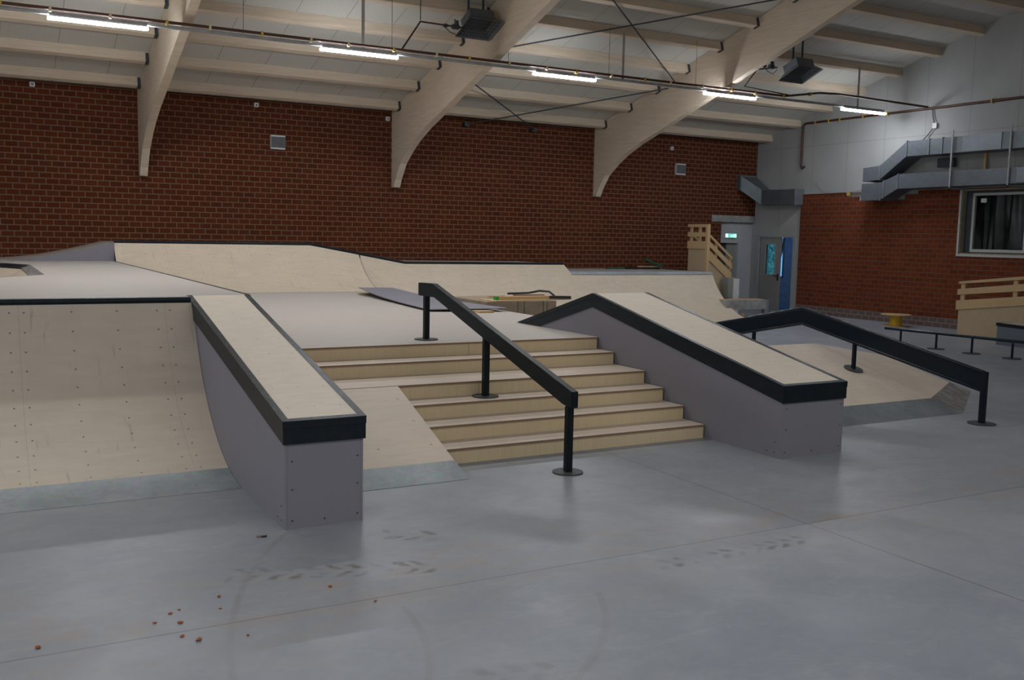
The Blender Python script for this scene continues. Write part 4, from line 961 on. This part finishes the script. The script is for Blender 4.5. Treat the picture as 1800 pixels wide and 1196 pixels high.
for p, q, wd, th, m, l, lift in pile:
    t = thing('timber_length', l, 'timber', (p[0], p[1], zt), 'timbers on the cardboard box')
    tb = MB().beam((*p, zt+lift+th/2), (*q, zt+lift+th/2), wd, th).build('timber_body', m, t)
    if 'green' in l:
        MB().beam((p[0]-0.012, p[1], zt+lift+th/2), (p[0]+0.04, p[1]+0.003, zt+lift+th/2), wd+0.004, th+0.004).build('painted_end', 'greenpaint', tb)
tag(MB().path([(8.35, 15.2, zt+0.09), (8.75, 15.15, zt+0.10), (8.95, 15.1, zt+0.14), (9.1, 15.0, zt+0.13), (9.15, 14.9, zt+0.06)], 0.02, 8).build('black_hose', 'black', smooth=True), 'bent black hose lying over the timbers on the cardboard box', 'hose')
tag(MB().beam((8.95, 14.75, zt+0.045), (9.32, 14.62, zt+0.045), 0.08, 0.05).build('broom_head', 'black'), 'black broom head at the right end of the timber pile', 'broom')
# warped sheet on the deck
rows = []; uvs = []
for i in range(13):
    f = i/12; y = 18.1-4.3*f
    zc = ZD+0.012+0.10*(1-f)**3*1.0+0.03*f
    rows.append([(6.60-0.42*f, y, zc+0.03*(1-f)), (7.32+0.10*f, y-0.3*f+0.0, zc+0.02)]); uvs.append([(0, y), (0.8, y)])
def slab(rows, uvs, th):
    n = len(rows); mb = MB()
    v = [p for r in rows for p in r]+[(x, y, z-th) for r in rows for x, y, z in r]; f = []
    for i in range(n-1):
        a = i*2; f += [(a, a+1, a+3, a+2), (2*n+a+2, 2*n+a+3, 2*n+a+1, 2*n+a), (a, a+2, 2*n+a+2, 2*n+a), (a+1, 2*n+a+1, 2*n+a+3, a+3)]
    f += [(0, 2*n, 2*n+1, 1), (2*n-2, 2*n-1, 4*n-1, 4*n-2)]
    return mb.add(v, f)
tag(slab(rows, uvs, 0.012).build('warped_panel', 'panel', smooth=False), 'long warped grey panel lying on the main deck behind the handrail', 'panel')
tag(B(6.55, 7.2, 17.9, 18.0, ZD+0.001, ZD+0.04).build('packing_batten', 'pine'), 'raw batten propping up the far end of the warped grey panel', 'batten')
tag(B(6.85, 7.12, 13.38, 13.75, ZD+0.001, ZD+0.028).build('small_plywood_block', 'pine'), 'small stack of pale plywood under the near end of the warped panel', 'plywood')

# ---------------------------------------------------------------- right side
t = thing('cable_spool', 'wooden cable spool wound with yellow cable near the end brick facing', 'spool', (20.3, 16.57, 0))
z0s = -0.0
MB().tube((20.3, 16.57, 0.0), (20.3, 16.57, 0.02), 0.33, 32).build('bottom_disc', 'pine', t); MB().tube((20.3, 16.57, 0.285), (20.3, 16.57, 0.305), 0.36, 32).build('top_disc', 'pine', t)
mb = MB()
for i in range(9): mb.tube((20.3, 16.57, 0.021+i*0.029), (20.3, 16.57, 0.021+i*0.029+0.028), 0.150 if i % 2 else 0.145, 24)
mb.build('wound_cable', 'spoolyellow', t)
# angled box ramp with railing
A = Vector((19.70, 14.38, 0)); dd = Vector((0, -1, 0)); nn = Vector((1, 0, 0))
t = thing('railed_box_ramp', 'plywood-sided ramp with pale three-board railing at the right edge', 'ramp', tuple(A))
def P(s, z, o=0.0): return A+dd*s+nn*o+Vector((0, 0, z))
def board(s0, z0, z0b, s1, z1, z1b, o, th, name, mat):
    v = [P(s0, z0b, o), P(s1, z1b, o), P(s1, z1, o), P(s0, z0, o), P(s0, z0b, o+th), P(s1, z1b, o+th), P(s1, z1, o+th), P(s0, z0, o+th)]
    MB().add(v, [(0, 1, 2, 3), (7, 6, 5, 4), (0, 4, 5, 1), (1, 5, 6, 2), (2, 6, 7, 3), (3, 7, 4, 0)]).build(name, mat, t)
e = 4.2
board(0, 0.66, 0, e, 0.66+0.125*e, 0, 0.0, 0.02, 'side_panel', 'ply_raw')
board(-0.05, 0.806, 0.598, e, 0.812+0.12*e, 0.604+0.128*e, -0.035, 0.03, 'guard_board', 'pine')
board(-0.03, 1.070, 0.940, e, 1.073+0.125*e, 0.943+0.11*e, -0.035, 0.03, 'guard_board', 'pine')
board(-0.01, 1.243, 1.191, e, 1.244+0.12*e, 1.192+0.108*e, -0.035, 0.09, 'top_rail', 'pine')
for s_ in (0.03, 1.30, 2.6):
    board(s_, 1.19+0.108*s_, 0.675+0.125*s_, s_+0.10, 1.19+0.108*s_, 0.675+0.125*s_, 0.0, 0.05, 'guard_post', 'pine')
board(0, 0.60, 0.58, e, 0.60+0.12*e, 0.58+0.12*e, 0.02, 1.2, 'riding_surface', 'ply_deck')
t = thing('low_box_ledge', 'low slate-grey box ledge with black edge in front of the railed ramp', 'ledge', (18.9, 11.5, 0))
MB().prism([(12.75, 0), (12.75, 0.455), (9.6, 0.35), (9.6, 0)], 'x', 18.76, 19.25).build('box_body', 'panel_dark', t)
MB().prism([(12.77, 0.40), (12.77, 0.465), (9.6, 0.365), (9.6, 0.30)], 'x', 18.745, 18.80).build('edge_tube', 'trim', t)
MB().prism([(12.77, 0.40), (12.77, 0.465), (12.72, 0.465), (12.72, 0.40)], 'x', 18.801, 19.25).build('end_tube', 'trim', t)
MB().prism([(12.715, 0.458), (12.715, 0.464), (9.6, 0.364), (9.6, 0.358)], 'x', 18.801, 19.24).build('top_board', 'ply_deck', t)

# ---------------------------------------------------------------- crumbs on the floor
chips = [((67, 1140), (0.209, 5.082), 0.016), ((350, 1127), (0.923, 4.826), 0.015), ((320, 1122), (0.856, 4.913), 0.012), ((300, 1083), (0.857, 5.243), 0.010), ((385, 1052), (1.141, 5.38), 0.011), ((580, 1032), (1.749, 5.263), 0.011), ((315, 1073), (0.908, 5.28), 0.009), ((435, 1118), (1.154, 4.782), 0.008), ((316, 1102), (0.88, 5.09), 0.012), ((270, 1106), (0.76, 5.15), 0.010), ((382, 1072), (1.11, 5.20), 0.008), ((666, 1060), (1.90, 4.93), 0.009)]
cl = ['brick-red crumb nearest the lower left corner of the floor', 'largest brick-red crumb, just below the sawn joint', 'brick-red crumb left of the largest one, on the sawn joint', 'brick-red crumb in the loose group above the joint, lower left', 'brick-red crumb by the curved tyre mark, above the joint',
      'lone brick-red crumb below the chevron tread marks', 'brick-red crumb in the loose group above the joint, topmost', 'tiny crumb right of the curved tyre mark, below the joint', 'brick-red crumb between the loose group and the joint', 'small crumb left of the loose group, on the joint', 'tiny crumb just left of the curved tyre mark', 'small brown crumb below the joint, right of the tyre mark']
for (_, (x, y), r), l in zip(chips, cl):
    bm = bmesh.new(); bmesh.ops.create_icosphere(bm, subdivisions=1, radius=r)
    for v in bm.verts: v.co *= random.uniform(0.7, 1.3); v.co.z *= 0.45; v.co.x *= 1.4
    zm = min(v.co.z for v in bm.verts)
    me = bpy.data.meshes.new('brick_crumb'); bm.to_mesh(me); bm.free(); me.materials.append(M['chip'])
    o = bpy.data.objects.new('brick_crumb', me); COL.objects.link(o); o.location = (x, y, -zm+0.0003); o.rotation_euler.z = random.uniform(0, 3)
    tag(o, l, 'crumb', 'brick crumbs on the floor')
t = thing('wood_splinter', 'small brown and black splinter on the floor in front of the left ledge', 'splinter', (1.632, 6.348, 0))
MB().beam((1.60, 6.36, 0.006), (1.63, 6.352, 0.008), 0.012, 0.008).build('splinter', 'ply_edge', t); MB().beam((1.631, 6.35, 0.006), (1.665, 6.338, 0.008), 0.016, 0.008).build('dark_scrap', 'black', t)
